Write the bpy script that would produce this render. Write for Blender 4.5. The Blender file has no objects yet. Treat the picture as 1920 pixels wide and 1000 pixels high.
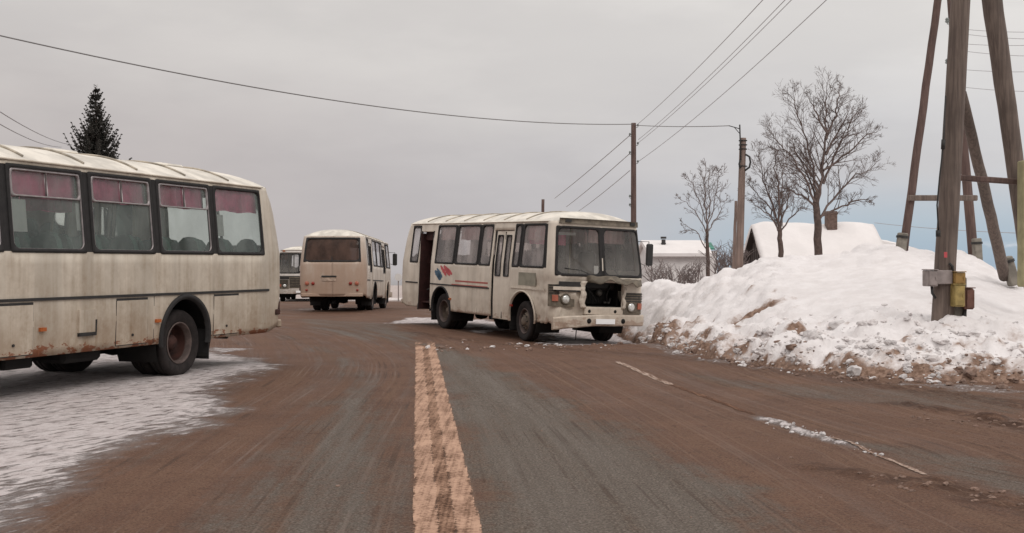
import bpy, math, random
import numpy as np
from mathutils import Vector, Matrix
R = math.radians
rnd = random.Random(7)
S = bpy.context.scene
COL = S.collection

# ------------------------------------------------------------------ camera
cam = bpy.data.objects.new('camera', bpy.data.cameras.new('camera')); COL.objects.link(cam)
cam.location = (0, 0, 1.6); cam.rotation_euler = (R(90), 0, 0)
cam.data.lens = 36 * 2200 / 1920; cam.data.sensor_width = 36; cam.data.shift_y = -0.0004
cam.data.clip_start = 0.1; cam.data.clip_end = 6000
S.camera = cam
S.view_settings.view_transform = 'Standard'; S.view_settings.look = 'None'
S.view_settings.exposure = 0; S.view_settings.gamma = 1
S.cycles.max_bounces = 7; S.cycles.transparent_max_bounces = 16
S.cycles.diffuse_bounces = 4; S.cycles.glossy_bounces = 3
S.cycles.caustics_reflective = False; S.cycles.caustics_refractive = False

# ------------------------------------------------------------------ node helpers
def N(nt, t, **kw):
    n = nt.nodes.new(t)
    for k, v in kw.items():
        if hasattr(n, k): setattr(n, k, v)
    return n
def setin(nt, sock, v):
    if isinstance(v, bpy.types.NodeSocket): nt.links.new(v, sock)
    elif v is not None:
        if isinstance(v, (tuple, list)) and len(v) == 3 and sock.type == 'RGBA': v = (*v, 1)
        sock.default_value = v
def mth(nt, op, a, b=None, c=None, clamp=False):
    n = N(nt, 'ShaderNodeMath', operation=op, use_clamp=clamp)
    setin(nt, n.inputs[0], a)
    if b is not None: setin(nt, n.inputs[1], b)
    if c is not None: setin(nt, n.inputs[2], c)
    return n.outputs[0]
def mix(nt, f, a, b, mode='MIX'):
    n = N(nt, 'ShaderNodeMix', data_type='RGBA', blend_type=mode, clamp_factor=True)
    setin(nt, n.inputs[0], f); setin(nt, n.inputs[6], a); setin(nt, n.inputs[7], b)
    return n.outputs[2]
def ramp(nt, v, lo, hi, a=0.0, b=1.0, smooth=True):
    n = N(nt, 'ShaderNodeMapRange', interpolation_type='SMOOTHSTEP' if smooth else 'LINEAR')
    setin(nt, n.inputs[0], v)
    for i, q in enumerate((lo, hi, a, b)): setin(nt, n.inputs[1 + i], q)
    return n.outputs[0]
def noise(nt, vec, scale, detail=4, rough=.55, dist=0.0):
    n = N(nt, 'ShaderNodeTexNoise'); setin(nt, n.inputs['Vector'], vec)
    n.inputs['Scale'].default_value = scale; n.inputs['Detail'].default_value = detail
    n.inputs['Roughness'].default_value = rough; n.inputs['Distortion'].default_value = dist
    return n.outputs['Fac']
def vmul(nt, vec, s):
    n = N(nt, 'ShaderNodeVectorMath', operation='MULTIPLY'); setin(nt, n.inputs[0], vec); n.inputs[1].default_value = s
    return n.outputs[0]
def objco(nt): return N(nt, 'ShaderNodeTexCoord').outputs['Object']
def bump(nt, h, strength=.4, dist=.02):
    n = N(nt, 'ShaderNodeBump'); n.inputs['Strength'].default_value = strength; n.inputs['Distance'].default_value = dist
    setin(nt, n.inputs['Height'], h); return n.outputs[0]
def newmat(name):
    m = bpy.data.materials.new(name); m.use_nodes = True
    nt = m.node_tree; b = nt.nodes['Principled BSDF']
    return m, nt, b
def simple(name, c, rough=.6, metal=0, var=.25, scale=6, bmp=0, spec=.4, stretch=(1, 1, 1)):
    m, nt, b = newmat(name)
    o = vmul(nt, objco(nt), stretch)
    f = noise(nt, o, scale, 5)
    c2 = tuple(x * (1 - var) for x in c)
    setin(nt, b.inputs['Base Color'], mix(nt, ramp(nt, f, .35, .65), c, c2))
    b.inputs['Roughness'].default_value = rough; b.inputs['Metallic'].default_value = metal
    b.inputs['Specular IOR Level'].default_value = spec
    if bmp: setin(nt, b.inputs['Normal'], bump(nt, noise(nt, o, scale * 4, 6), .6, bmp))
    return m

# ------------------------------------------------------------------ sky and sun
W = bpy.data.worlds.new("World"); S.world = W; W.use_nodes = True
def build_world():
    nt = W.node_tree; bg = nt.nodes['Background']
    sky = N(nt, 'ShaderNodeTexSky'); sky.sky_type = 'NISHITA'; sky.sun_disc = False
    sky.sun_elevation = R(38); sky.sun_rotation = R(150)
    skyc = mix(nt, 1.0, sky.outputs[0], (.12, .12, .12), 'MULTIPLY')
    d = N(nt, 'ShaderNodeTexCoord').outputs['Generated']
    sp = N(nt, 'ShaderNodeSeparateXYZ'); nt.links.new(d, sp.inputs[0])
    x, y, z = sp.outputs
    side = ramp(nt, x, -.45, .5)
    low = mix(nt, side, (.475, .430, .425), (.59, .595, .625))
    top = mix(nt, side, (.66, .63, .61), (.80, .775, .75))
    n1 = noise(nt, vmul(nt, d, (1.5, 1.5, 5)), 2.2, 5, .55)
    el = mth(nt, 'ADD', z, mth(nt, 'MULTIPLY', mth(nt, 'SUBTRACT', n1, .5), .16))
    c = mix(nt, ramp(nt, el, .0, .24), low, top)
    c = mix(nt, ramp(nt, z, .22, .9), c, (1.36, 1.31, 1.28))
    c = mix(nt, mth(nt, 'MULTIPLY', ramp(nt, noise(nt, vmul(nt, d, (1, 1, 3)), 4.5, 6), .35, .68), .16), c, (.28, .27, .29))
    # blue gaps low in the sky towards the right
    n2 = noise(nt, vmul(nt, d, (1, 1, 4.5)), 7, 4)
    gap = mth(nt, 'MULTIPLY', mth(nt, 'MULTIPLY', ramp(nt, z, .085, .01), ramp(nt, x, .04, .26)), ramp(nt, n2, .22, .44))
    blue = mix(nt, .75, skyc, (.34, .48, .64))
    c = mix(nt, mth(nt, 'MULTIPLY', gap, .9), c, blue)
    # ragged white scraps of cloud right on the horizon
    n3 = noise(nt, vmul(nt, d, (1, 1, 3)), 26, 4)
    c = mix(nt, mth(nt, 'MULTIPLY', mth(nt, 'MULTIPLY', ramp(nt, z, .022, .008), ramp(nt, n3, .52, .66)), ramp(nt, x, .28, .36)), c, (.85, .83, .84))
    c = mix(nt, ramp(nt, z, .0, -.03), c, (.30, .28, .27))
    nt.links.new(c, bg.inputs[0]); bg.inputs[1].default_value = 1.0
build_world()
sun = bpy.data.objects.new('sun', bpy.data.lights.new('sun', 'SUN')); COL.objects.link(sun)
sun.data.energy = .7; sun.data.angle = R(22); sun.data.color = (1, .95, .9)
sun.rotation_euler = (R(48), R(0), R(28))

# ------------------------------------------------------------------ object helpers
def mesh_obj(name, V, Fc, mats, parent=None, smooth=False, mi=None):
    me = bpy.data.meshes.new(name); me.from_pydata([tuple(v) for v in V], [], [tuple(f) for f in Fc]); me.validate()
    for m in (mats if isinstance(mats, (list, tuple)) else [mats]): me.materials.append(m)
    if mi is not None and len(mi) == len(me.polygons): me.polygons.foreach_set('material_index', np.array(mi, dtype=np.int32))
    if smooth: me.polygons.foreach_set('use_smooth', np.ones(len(me.polygons), dtype=bool))
    me.update()
    o = bpy.data.objects.new(name, me); COL.objects.link(o)
    if parent: o.parent = parent
    return o
def empty(name, loc=(0, 0, 0), rot=(0, 0, 0), parent=None):
    o = bpy.data.objects.new(name, None); COL.objects.link(o); o.location = loc; o.rotation_euler = rot
    o.empty_display_size = .2
    if parent: o.parent = parent
    return o
def tag(o, label=None, cat=None, group=None, kind=None):
    if label: o['label'] = label
    if cat: o['category'] = cat
    if group: o['group'] = group
    if kind: o['kind'] = kind
    return o
class MB:
    def __init__(s): s.V = []; s.F = []; s.mi = []; s.cur = 0
    def add(s, V, Fc):
        b = len(s.V); s.V += [tuple(v) for v in V]; s.F += [tuple(i + b for i in f) for f in Fc]; s.mi += [s.cur] * len(Fc)
        return s
    def box(s, c, d, M=None, bev=.0):
        x, y, z = d[0] / 2, d[1] / 2, d[2] / 2
        b = min(bev, x * .9, y * .9, z * .9)
        if b <= 0:
            V = [Vector((i * x, j * y, k * z)) for i in (-1, 1) for j in (-1, 1) for k in (-1, 1)]
            Fc = [(0, 1, 3, 2), (4, 6, 7, 5), (0, 4, 5, 1), (2, 3, 7, 6), (0, 2, 6, 4), (1, 5, 7, 3)]
        else:  # chamfered box: three nested rings
            V = []; Fc = []
            idx = {}
            for i in (-1, 1):
                for j in (-1, 1):
                    for k in (-1, 1):
                        for a, q in enumerate(((x, y - b, z - b), (x - b, y, z - b), (x - b, y - b, z))):
                            idx[(i, j, k, a)] = len(V); V.append(Vector((i * q[0], j * q[1], k * q[2])))
            for s1 in (-1, 1):
                Fc.append([idx[(s1, j, k, 0)] for j, k in ((-1, -1), (1, -1), (1, 1), (-1, 1))][::s1])
                Fc.append([idx[(j, s1, k, 1)] for j, k in ((-1, -1), (1, -1), (1, 1), (-1, 1))][::-s1])
                Fc.append([idx[(j, k, s1, 2)] for j, k in ((-1, -1), (1, -1), (1, 1), (-1, 1))][::s1])
                for s2 in (-1, 1):
                    Fc.append((idx[(s1, s2, -1, 0)], idx[(s1, s2, 1, 0)], idx[(s1, s2, 1, 1)], idx[(s1, s2, -1, 1)]))
                    Fc.append((idx[(s1, -1, s2, 0)], idx[(s1, 1, s2, 0)], idx[(s1, 1, s2, 2)], idx[(s1, -1, s2, 2)]))
                    Fc.append((idx[(-1, s1, s2, 1)], idx[(1, s1, s2, 1)], idx[(1, s1, s2, 2)], idx[(-1, s1, s2, 2)]))
                    for s3 in (-1, 1): Fc.append((idx[(s1, s2, s3, 0)], idx[(s1, s2, s3, 1)], idx[(s1, s2, s3, 2)]))
        c = Vector(c)
        V = [((M @ v) if M else v) + c for v in V]
        return s.add(V, Fc)
    def tube(s, pts, rad, n=8, cap=True):
        pts = [Vector(p) for p in pts]
        if not isinstance(rad, (list, tuple)): rad = [rad] * len(pts)
        V = []; Fc = []
        up = None
        for i, p in enumerate(pts):
            t = (pts[min(i + 1, len(pts) - 1)] - pts[max(i - 1, 0)])
            t = t.normalized() if t.length > 1e-9 else Vector((0, 0, 1))
            if up is None: up = Vector((1, 0, 0)) if abs(t.x) < .8 else Vector((0, 1, 0))
            a = (up - t * up.dot(t)); a = a.normalized() if a.length > 1e-6 else t.orthogonal().normalized()
            up = a; b = t.cross(a)
            for k in range(n):
                an = 2 * math.pi * k / n
                V.append(p + (a * math.cos(an) + b * math.sin(an)) * rad[i])
        for i in range(len(pts) - 1):
            for k in range(n):
                Fc.append((i * n + k, i * n + (k + 1) % n, (i + 1) * n + (k + 1) % n, (i + 1) * n + k))
        if cap: Fc.append(tuple(range(n))[::-1]); Fc.append(tuple(range((len(pts) - 1) * n, len(pts) * n)))
        return s.add(V, Fc)
    def lathe(s, prof, c, axis='y', n=32, sgn=1):
        """prof: list of (radius, axial)"""
        V = []; Fc = []; c = Vector(c)
        for r, a in prof:
            for k in range(n):
                an = 2 * math.pi * k / n
                q = {'y': (r * math.cos(an), a * sgn, r * math.sin(an)), 'x': (a * sgn, r * math.cos(an), r * math.sin(an)), 'z': (r * math.cos(an), r * math.sin(an), a * sgn)}[axis]
                V.append(c + Vector(q))
        for i in range(len(prof) - 1):
            for k in range(n):
                Fc.append((i * n + k, i * n + (k + 1) % n, (i + 1) * n + (k + 1) % n, (i + 1) * n + k))
        return s.add(V, Fc)
    def obj(s, name, mats, parent=None, smooth=False):
        return mesh_obj(name, s.V, s.F, mats, parent, smooth, s.mi)

def vnoise(x, y, seed=0):
    xi = np.floor(x).astype(np.int64); yi = np.floor(y).astype(np.int64); fx = x - xi; fy = y - yi
    fx = fx * fx * (3 - 2 * fx); fy = fy * fy * (3 - 2 * fy)
    def h(a, b):
        n = (a * 374761393 + b * 668265263 + seed * 1442695041) & 0x7fffffff
        n = ((n ^ (n >> 13)) * 1274126177) & 0x7fffffff
        n = n ^ (n >> 16)
        return (n & 0xffff) / 65535.0
    return (h(xi, yi) * (1 - fx) + h(xi + 1, yi) * fx) * (1 - fy) + (h(xi, yi + 1) * (1 - fx) + h(xi + 1, yi + 1) * fx) * fy
def fbm(x, y, seed=0, o=4, g=.5):
    r = 0; a = 1; t = 0
    for i in range(o):
        r = r + a * vnoise(x * 2 ** i + 17.3 * i, y * 2 ** i - 9.1 * i, seed + i); t += a; a *= g
    return r / t
def sstep(x, a, b):
    t = np.clip((x - a) / (b - a), 0, 1); return t * t * (3 - 2 * t)
def clumps(x, y, r, seed, dens=.6):
    """rounded lumps: distance to jittered cell centres"""
    cx = np.floor(x / r); cy = np.floor(y / r); best = np.zeros_like(x)
    for i in (-1, 0, 1):
        for j in (-1, 0, 1):
            a = cx + i; b = cy + j
            def hh(k):
                n = (a.astype(np.int64) * 73856093 + b.astype(np.int64) * 19349663 + (seed + k) * 83492791) & 0x7fffffff
                n = ((n ^ (n >> 15)) * 2246822519) & 0x7fffffff
                return ((n ^ (n >> 13)) & 0xffff) / 65535.0
            px = (a + hh(1)) * r; py = (b + hh(2)) * r; rr = r * (.25 + .5 * hh(3))
            on = hh(4) < dens
            q = 1 - ((x - px) ** 2 + (y - py) ** 2) / rr ** 2
            best = np.maximum(best, np.where(on & (q > 0), np.sqrt(np.clip(q, 0, 1)) * rr / r, 0))
    return best

# ------------------------------------------------------------------ materials
def paint_mat(name, base, dirt=(.30, .22, .15), amount=.5, rust=.5, mudx=None, streak=1.0):
    m, nt, b = newmat(name); o = objco(nt)
    sp = N(nt, 'ShaderNodeSeparateXYZ'); nt.links.new(o, sp.inputs[0]); x, y, z = sp.outputs
    blot = noise(nt, o, 1.7, 6, .6)
    st = noise(nt, vmul(nt, o, (9, 9, .55)), 1.0, 4, .6)
    fine = noise(nt, o, 14, 6, .65)
    c = mix(nt, ramp(nt, blot, .3, .7), base, tuple(v * .86 for v in base))
    pan = noise(nt, vmul(nt, o, (2.6, 2.6, .12)), 1.0, 3, .5)
    c = mix(nt, mth(nt, 'MULTIPLY', ramp(nt, pan, .45, .62), .45 * amount), c, tuple(min(1, v * 1.18) for v in base))
    c = mix(nt, mth(nt, 'MULTIPLY', ramp(nt, pan, .52, .34), .55 * amount), c, tuple(v * .62 for v in base))
    lowz = ramp(nt, z, 2.0, .45, .12, 1.0, False)
    d = mth(nt, 'MULTIPLY', ramp(nt, st, .42, .72), .5 * streak)
    d = mth(nt, 'ADD', d, mth(nt, 'MULTIPLY', ramp(nt, blot, .35, .75), .5))
    d = mth(nt, 'ADD', mth(nt, 'MULTIPLY', d, .6), mth(nt, 'MULTIPLY', lowz, .55))
    d = mth(nt, 'MULTIPLY', d, ramp(nt, fine, .15, .8, .6, 1.1))
    c = mix(nt, mth(nt, 'MULTIPLY', d, amount, clamp=True), c, dirt)
    # grime running down from the gutter
    g = mth(nt, 'MULTIPLY', ramp(nt, z, 1.75, 1.2), ramp(nt, noise(nt, vmul(nt, o, (5, 5, .25)), 1.3, 3), .55, .75))
    c = mix(nt, mth(nt, 'MULTIPLY', g, .22 * amount), c, tuple(v * .6 for v in dirt))
    sp_ = mth(nt, 'MULTIPLY', ramp(nt, z, 1.15, .5), ramp(nt, noise(nt, vmul(nt, o, (1.6, 1.6, .9)), 1.8, 6, .65), .36, .62))
    c = mix(nt, mth(nt, 'MULTIPLY', sp_, .55 * amount), c, (.27, .18, .115))
    if rust:
        rn = noise(nt, vmul(nt, o, (1, 1, 2.2)), 3.2, 7, .7)
        rz = ramp(nt, z, .74, .50)
        rm = ramp(nt, mth(nt, 'ADD', rn, mth(nt, 'MULTIPLY', rz, .2)), .665, .70)
        rm = mth(nt, 'MULTIPLY', rm, ramp(nt, z, .80, .62))
        c = mix(nt, mth(nt, 'MULTIPLY', rm, rust), c, (.20, .062, .025))
    if mudx is not None:
        mm = mth(nt, 'MULTIPLY', ramp(nt, x, mudx + .35, mudx), ramp(nt, z, 2.75, 1.6, .35, 1))
        mm = mth(nt, 'MULTIPLY', mm, ramp(nt, noise(nt, vmul(nt, o, (1, 2, .8)), 2.0, 5), .1, .55, .35, 1))
        c = mix(nt, mth(nt, 'MULTIPLY', mm, .75), c, (.37, .245, .175))
    setin(nt, b.inputs['Base Color'], c)
    setin(nt, b.inputs['Roughness'], ramp(nt, d, 0, 1, .45, .85))
    b.inputs['Specular IOR Level'].default_value = .35
    setin(nt, b.inputs['Normal'], bump(nt, mth(nt, 'ADD', noise(nt, o, 1.1, 2), mth(nt, 'MULTIPLY', fine, .05)), .25, .05))
    return m
def glass_mat(name, tint=(.75, .80, .80), dirt=.16, dirtc=(.35, .33, .32), low=.0, refl=1.0):
    m = bpy.data.materials.new(name); m.use_nodes = True; nt = m.node_tree; nt.nodes.clear()
    o = objco(nt)
    out = N(nt, 'ShaderNodeOutputMaterial'); tr = N(nt, 'ShaderNodeBsdfTransparent'); tr.inputs[0].default_value = (*tint, 1)
    gl = N(nt, 'ShaderNodeBsdfGlossy'); gl.inputs['Roughness'].default_value = .04
    fr = N(nt, 'ShaderNodeFresnel'); fr.inputs[0].default_value = 1.5
    a = N(nt, 'ShaderNodeMixShader'); setin(nt, a.inputs[0], mth(nt, 'MULTIPLY', fr.outputs[0], refl, clamp=True)); nt.links.new(tr.outputs[0], a.inputs[1]); nt.links.new(gl.outputs[0], a.inputs[2])
    df = N(nt, 'ShaderNodeBsdfDiffuse'); df.inputs[0].default_value = (*dirtc, 1)  # film of grime; pale settings also paint in the haze of reflections
    n = noise(nt, vmul(nt, o, (1, 1, .6)), 2.3, 5, .6)
    f = ramp(nt, n, .3, .75, dirt * .5, dirt * 1.5)
    if low:
        sp = N(nt, 'ShaderNodeSeparateXYZ'); nt.links.new(o, sp.inputs[0])
        f = mth(nt, 'ADD', f, ramp(nt, sp.outputs[2], 2.2, 1.7, 0, low), clamp=True)
    b = N(nt, 'ShaderNodeMixShader'); setin(nt, b.inputs[0], f); nt.links.new(a.outputs[0], b.inputs[1]); nt.links.new(df.outputs[0], b.inputs[2])
    nt.links.new(b.outputs[0], out.inputs[0])
    return m
M = {}
M['paint1'] = paint_mat('bus_paint_grimy', (.68, .615, .52), (.30, .225, .155), 1.0, .9)
M['paint2'] = paint_mat('bus_paint_faded', (.74, .665, .57), (.36, .28, .21), .58, .35)
M['paint3'] = paint_mat('bus_paint_muddy', (.62, .56, .49), (.34, .24, .17), .6, .3, mudx=-2.5)
M['paint4'] = paint_mat('bus_paint_white', (.66, .62, .58), (.34, .27, .21), .5, .3)
M['roof'] = simple('roof_paint', (.76, .705, .62), .55, var=.32, scale=2.5, bmp=.004)
M['rib'] = simple('roof_rib_shaded', (.50, .44, .36), .7, var=.5, scale=4)  # rib colour darkened to carry the shading along the ribs
M['rubber'] = simple('black_rubber', (.022, .02, .02), .75, var=.3, scale=12)
M['tyre'] = simple('tyre_rubber', (.024, .018, .017), .9, var=.45, scale=9, bmp=.01)
M['rimrust'] = simple('rusty_rim', (.060, .022, .016), .75, var=.5, scale=7, bmp=.004)
M['rimgrey'] = simple('grey_rim', (.17, .13, .10), .7, var=.45, scale=8, bmp=.004)
M['rimedge'] = simple('rim_edge', (.13, .095, .085), .7, var=.4, scale=10)
M['black'] = simple('underbody_black', (.012, .010, .009), .85, var=.4, scale=5)
M['dark'] = simple('dark_plastic', (.03, .028, .027), .6, var=.3, scale=8)
M['alu'] = simple('window_aluminium', (.33, .295, .295), .4, metal=.5, var=.25, scale=10)
M['curtain'] = simple('pink_curtain', (.92, .20, .36), .9, var=.3, scale=5)
M['curtaindull'] = simple('dusty_pink_curtain', (.62, .38, .37), .9, var=.2, scale=5)
M['seat'] = simple('seat_green_cloth', (.085, .19, .15), .9, var=.3, scale=9)
M['seatgrey'] = simple('seat_grey_cloth', (.15, .135, .125), .9, var=.3, scale=9)
M['cabin'] = simple('cabin_lining', (.72, .70, .66), .8, var=.15, scale=3)
M['floor'] = simple('cabin_floor', (.09, .08, .07), .9, var=.3, scale=5)
M['pole'] = simple('handrail', (.45, .42, .3), .4, metal=.4)
M['doorwell'] = simple('maroon_stepwell', (.050, .016, .014), .8, var=.4, scale=5)
M['white'] = simple('white_plate', (.97, .97, .97), .5, var=.02)
M['paper'] = simple('paper_sheet', (.72, .70, .68), .8, var=.05)
M['amber'] = simple('amber_lens', (.45, .12, .03), .3, var=.2)
M['orange'] = simple('orange_lens', (.42, .13, .08), .3, var=.2)
M['red'] = simple('red_lens', (.30, .03, .02), .3, var=.2)
M['chrome'] = simple('lamp_reflector', (.55, .53, .50), .18, metal=.9, var=.2)
M['lens'] = simple('lamp_glass', (.75, .75, .72), .12, metal=.3, var=.15, scale=20)
M['grille'] = simple('grille_olive', (.17, .14, .105), .7, var=.4, scale=9)
M['engine'] = simple('engine_dark', (.02, .018, .017), .6, var=.6, scale=12)
M['metal'] = simple('greasy_metal', (.20, .19, .175), .45, metal=.6, var=.5, scale=10)
M['redstripe'] = simple('red_stripe', (.42, .11, .09), .6, var=.2, scale=8)
M['redlogo'] = simple('red_emblem', (.55, .09, .10), .5, var=.2)
M['bluelogo'] = simple('blue_emblem', (.06, .13, .20), .5, var=.2)
M['glass'] = glass_mat('side_glass', (.92, .98, .95), .20, (.38, .43, .40), 0, 1.0)  # grey-green film is part grime, part painted reflective haze
M['glassdusthaze'] = glass_mat('dusty_hazed_side_glass', (.98, .96, .95), .34, (.60, .54, .52))  # dust film made pale and thick to brighten panes as reflections would
M['windshield'] = glass_mat('windshield_glass', (.98, .99, .98), .11, (.50, .47, .43), .12, 1.2)  # pale film also carries a painted haze of reflected snow and sky
M['reardirty'] = glass_mat('mud_caked_rear_glass', (.20, .15, .14), .70, (.105, .068, .055), 0, .5)

# ------------------------------------------------------------------ bus shell
XR, XF, HW, RR_, RF_ = -2.80, 5.775, 1.25, .30, .20
A1 = HW - RR_; CR = math.pi * RR_ / 2; LS = (XF - RF_) - (XR + RR_); CF = math.pi * RF_ / 2; FW = 2 * (HW - RF_)
def sR(X): return A1 + CR + (X - (XR + RR_))
def sF(y): return A1 + CR + LS + CF + (y + (HW - RF_))
def sL(X): return A1 + CR + LS + CF + FW + CF + ((XF - RF_) - X)
STOT = 2 * A1 + 2 * CR + 2 * LS + 2 * CF + FW
def sB(y): return (-y) if y <= 0 else STOT - y
def base(s):
    s = s % STOT
    if s < A1: return XR, -s
    s -= A1
    if s < CR: a = s / RR_; return XR + RR_ - RR_ * math.cos(a), -(A1 + RR_ * math.sin(a))
    s -= CR
    if s < LS: return XR + RR_ + s, -HW
    s -= LS
    if s < CF: a = s / RF_; return XF - RF_ + RF_ * math.sin(a), -(HW - RF_) - RF_ * math.cos(a)
    s -= CF
    if s < FW: return XF, -(HW - RF_) + s
    s -= FW
    if s < CF: a = s / RF_; return XF - RF_ + RF_ * math.cos(a), (HW - RF_) + RF_ * math.sin(a)
    s -= CF
    if s < LS: return XF - RF_ - s, HW
    s -= LS
    if s < CR: a = s / RR_; return XR + RR_ - RR_ * math.sin(a), A1 + RR_ * math.cos(a)
    s -= CR
    return XR, A1 - s
def ss(x, a, b):
    t = min(1, max(0, (x - a) / (b - a))); return t * t * (3 - 2 * t)
ZS, ZW, ZD = 1.75, 2.76, 2.83
def wid(z): return HW - max(0, z - ZS) * .09 - max(0, .9 - z) * .05
def surf0(s, z):
    x, y = base(s); yy = y / HW; y = y * wid(z) / HW
    fr = ss(x, 4.9, 5.6); re = ss(x, -2.0, -2.6)
    x += fr * (.10 * (1 - yy * yy) - .16 * ss(z, 1.5, 2.9) - .03)
    x -= re * (.09 * (1 - yy * yy) - .17 * ss(z, 1.6, 2.95) - .12 * ss(z, 2.45, 2.9) - .05 * ss(z, 1.3, .5))
    return x, y
def surf(s, z, off=0.0):
    x, y = surf0(s, z)
    if off:
        x1, y1 = surf0(s + .01, z); x0, y0 = surf0(s - .01, z)
        tx, ty = x1 - x0, y1 - y0; l = math.hypot(tx, ty) or 1
        x += ty / l * off; y -= tx / l * off
    return Vector((x, y, z))
def patch(s0, s1, z0, z1, off, ns=6, nz=1):
    V = [surf(s0 + (s1 - s0) * i / ns, z0 + (z1 - z0) * j / nz, off) for j in range(nz + 1) for i in range(ns + 1)]
    Fc = [(j * (ns + 1) + i, j * (ns + 1) + i + 1, (j + 1) * (ns + 1) + i + 1, (j + 1) * (ns + 1) + i) for j in range(nz) for i in range(ns)]
    return V, Fc
def slab(mb, s0, s1, z0, z1, o0, o1, ns=6):
    """solid plate following the shell"""
    V, Fc = patch(s0, s1, z0, z1, o1, ns); V2, F2 = patch(s0, s1, z0, z1, o0, ns); n = len(V)
    ring = list(range(ns + 1)) + list(range(2 * ns + 1, ns, -1))
    F3 = [(ring[i], ring[(i + 1) % len(ring)], ring[(i + 1) % len(ring)] + n, ring[i] + n) for i in range(len(ring))]
    mb.add(V + V2, Fc + [tuple(i + n for i in f[::-1]) for f in F2] + F3)
def rrect(s0, s1, z0, z1, r, n=5):
    P = []
    for cx, cz, a0 in ((s1 - r, z1 - r, 0), (s0 + r, z1 - r, 90), (s0 + r, z0 + r, 180), (s1 - r, z0 + r, 270)):
        for k in range(n + 1):
            a = R(a0 + 90 * k / n); P.append((cx + r * math.cos(a), cz + r * math.sin(a)))
    # subdivide the long straight runs so that the ring follows a curved face
    Q = []
    for i, p in enumerate(P):
        q = P[(i + 1) % len(P)]; d = math.hypot(p[0] - q[0], p[1] - q[1]); m = max(1, int(d / .18)) if (i % (n + 1)) == n else 1
        for k in range(m): Q.append((p[0] + (q[0] - p[0]) * k / m, p[1] + (q[1] - p[1]) * k / m))
    return Q
def ring(mb, s0, s1, z0, z1, w, r=.09, off=.012, back=-.03, grow=.012):
    def rs(P, N_):  # resample closed loop by arc length from the same start
        L = [0]
        for i in range(len(P)):
            q = P[(i + 1) % len(P)]; L.append(L[-1] + math.hypot(P[i][0] - q[0], P[i][1] - q[1]))
        return P
    n = 5
    def loop(e, rr):
        P = []
        for cx, cz, a0, in ((s1 + e - rr, z1 + e - rr, 0), (s0 - e + rr, z1 + e - rr, 90), (s0 - e + rr, z0 - e + rr, 180), (s1 + e - rr, z0 - e + rr, 270)):
            for k in range(n + 1):
                a = R(a0 + 90 * k / n); P.append((cx + rr * math.cos(a), cz + rr * math.sin(a)))
        Q = []
        for i, p in enumerate(P):
            q = P[(i + 1) % len(P)]; m = 8 if (i % (n + 1)) == n else 1
            for k in range(m): Q.append((p[0] + (q[0] - p[0]) * k / m, p[1] + (q[1] - p[1]) * k / m))
        return Q
    Lp = [(loop(grow, .03), -.005), (loop(grow, .03), off * .7), (loop(grow * .2 - w * .3, .04), off), (loop(-w, r), off * .8), (loop(-w, r), back)]
    V = []; k = len(Lp[0][0])
    for P, o in Lp: V += [surf(s, z, o) for s, z in P]
    Fc = [(a * k + i, a * k + (i + 1) % k, (a + 1) * k + (i + 1) % k, (a + 1) * k + i) for a in range(len(Lp) - 1) for i in range(k)]
    mb.add(V, Fc)

LWIN = [(-2.11, -.80), (-.68, .58), (.71, 1.98), (2.11, 3.39), (3.52, 4.62), (4.75, 5.42)]
RWIN = [(-2.07, -1.55), (-.45, .65), (.78, 2.00), (2.11, 2.68), (3.80, 4.10), (4.20, 5.30)]
RDOOR = (-1.47, -.70); FDOOR = (2.77, 3.74)
AXF = 4.345

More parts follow.
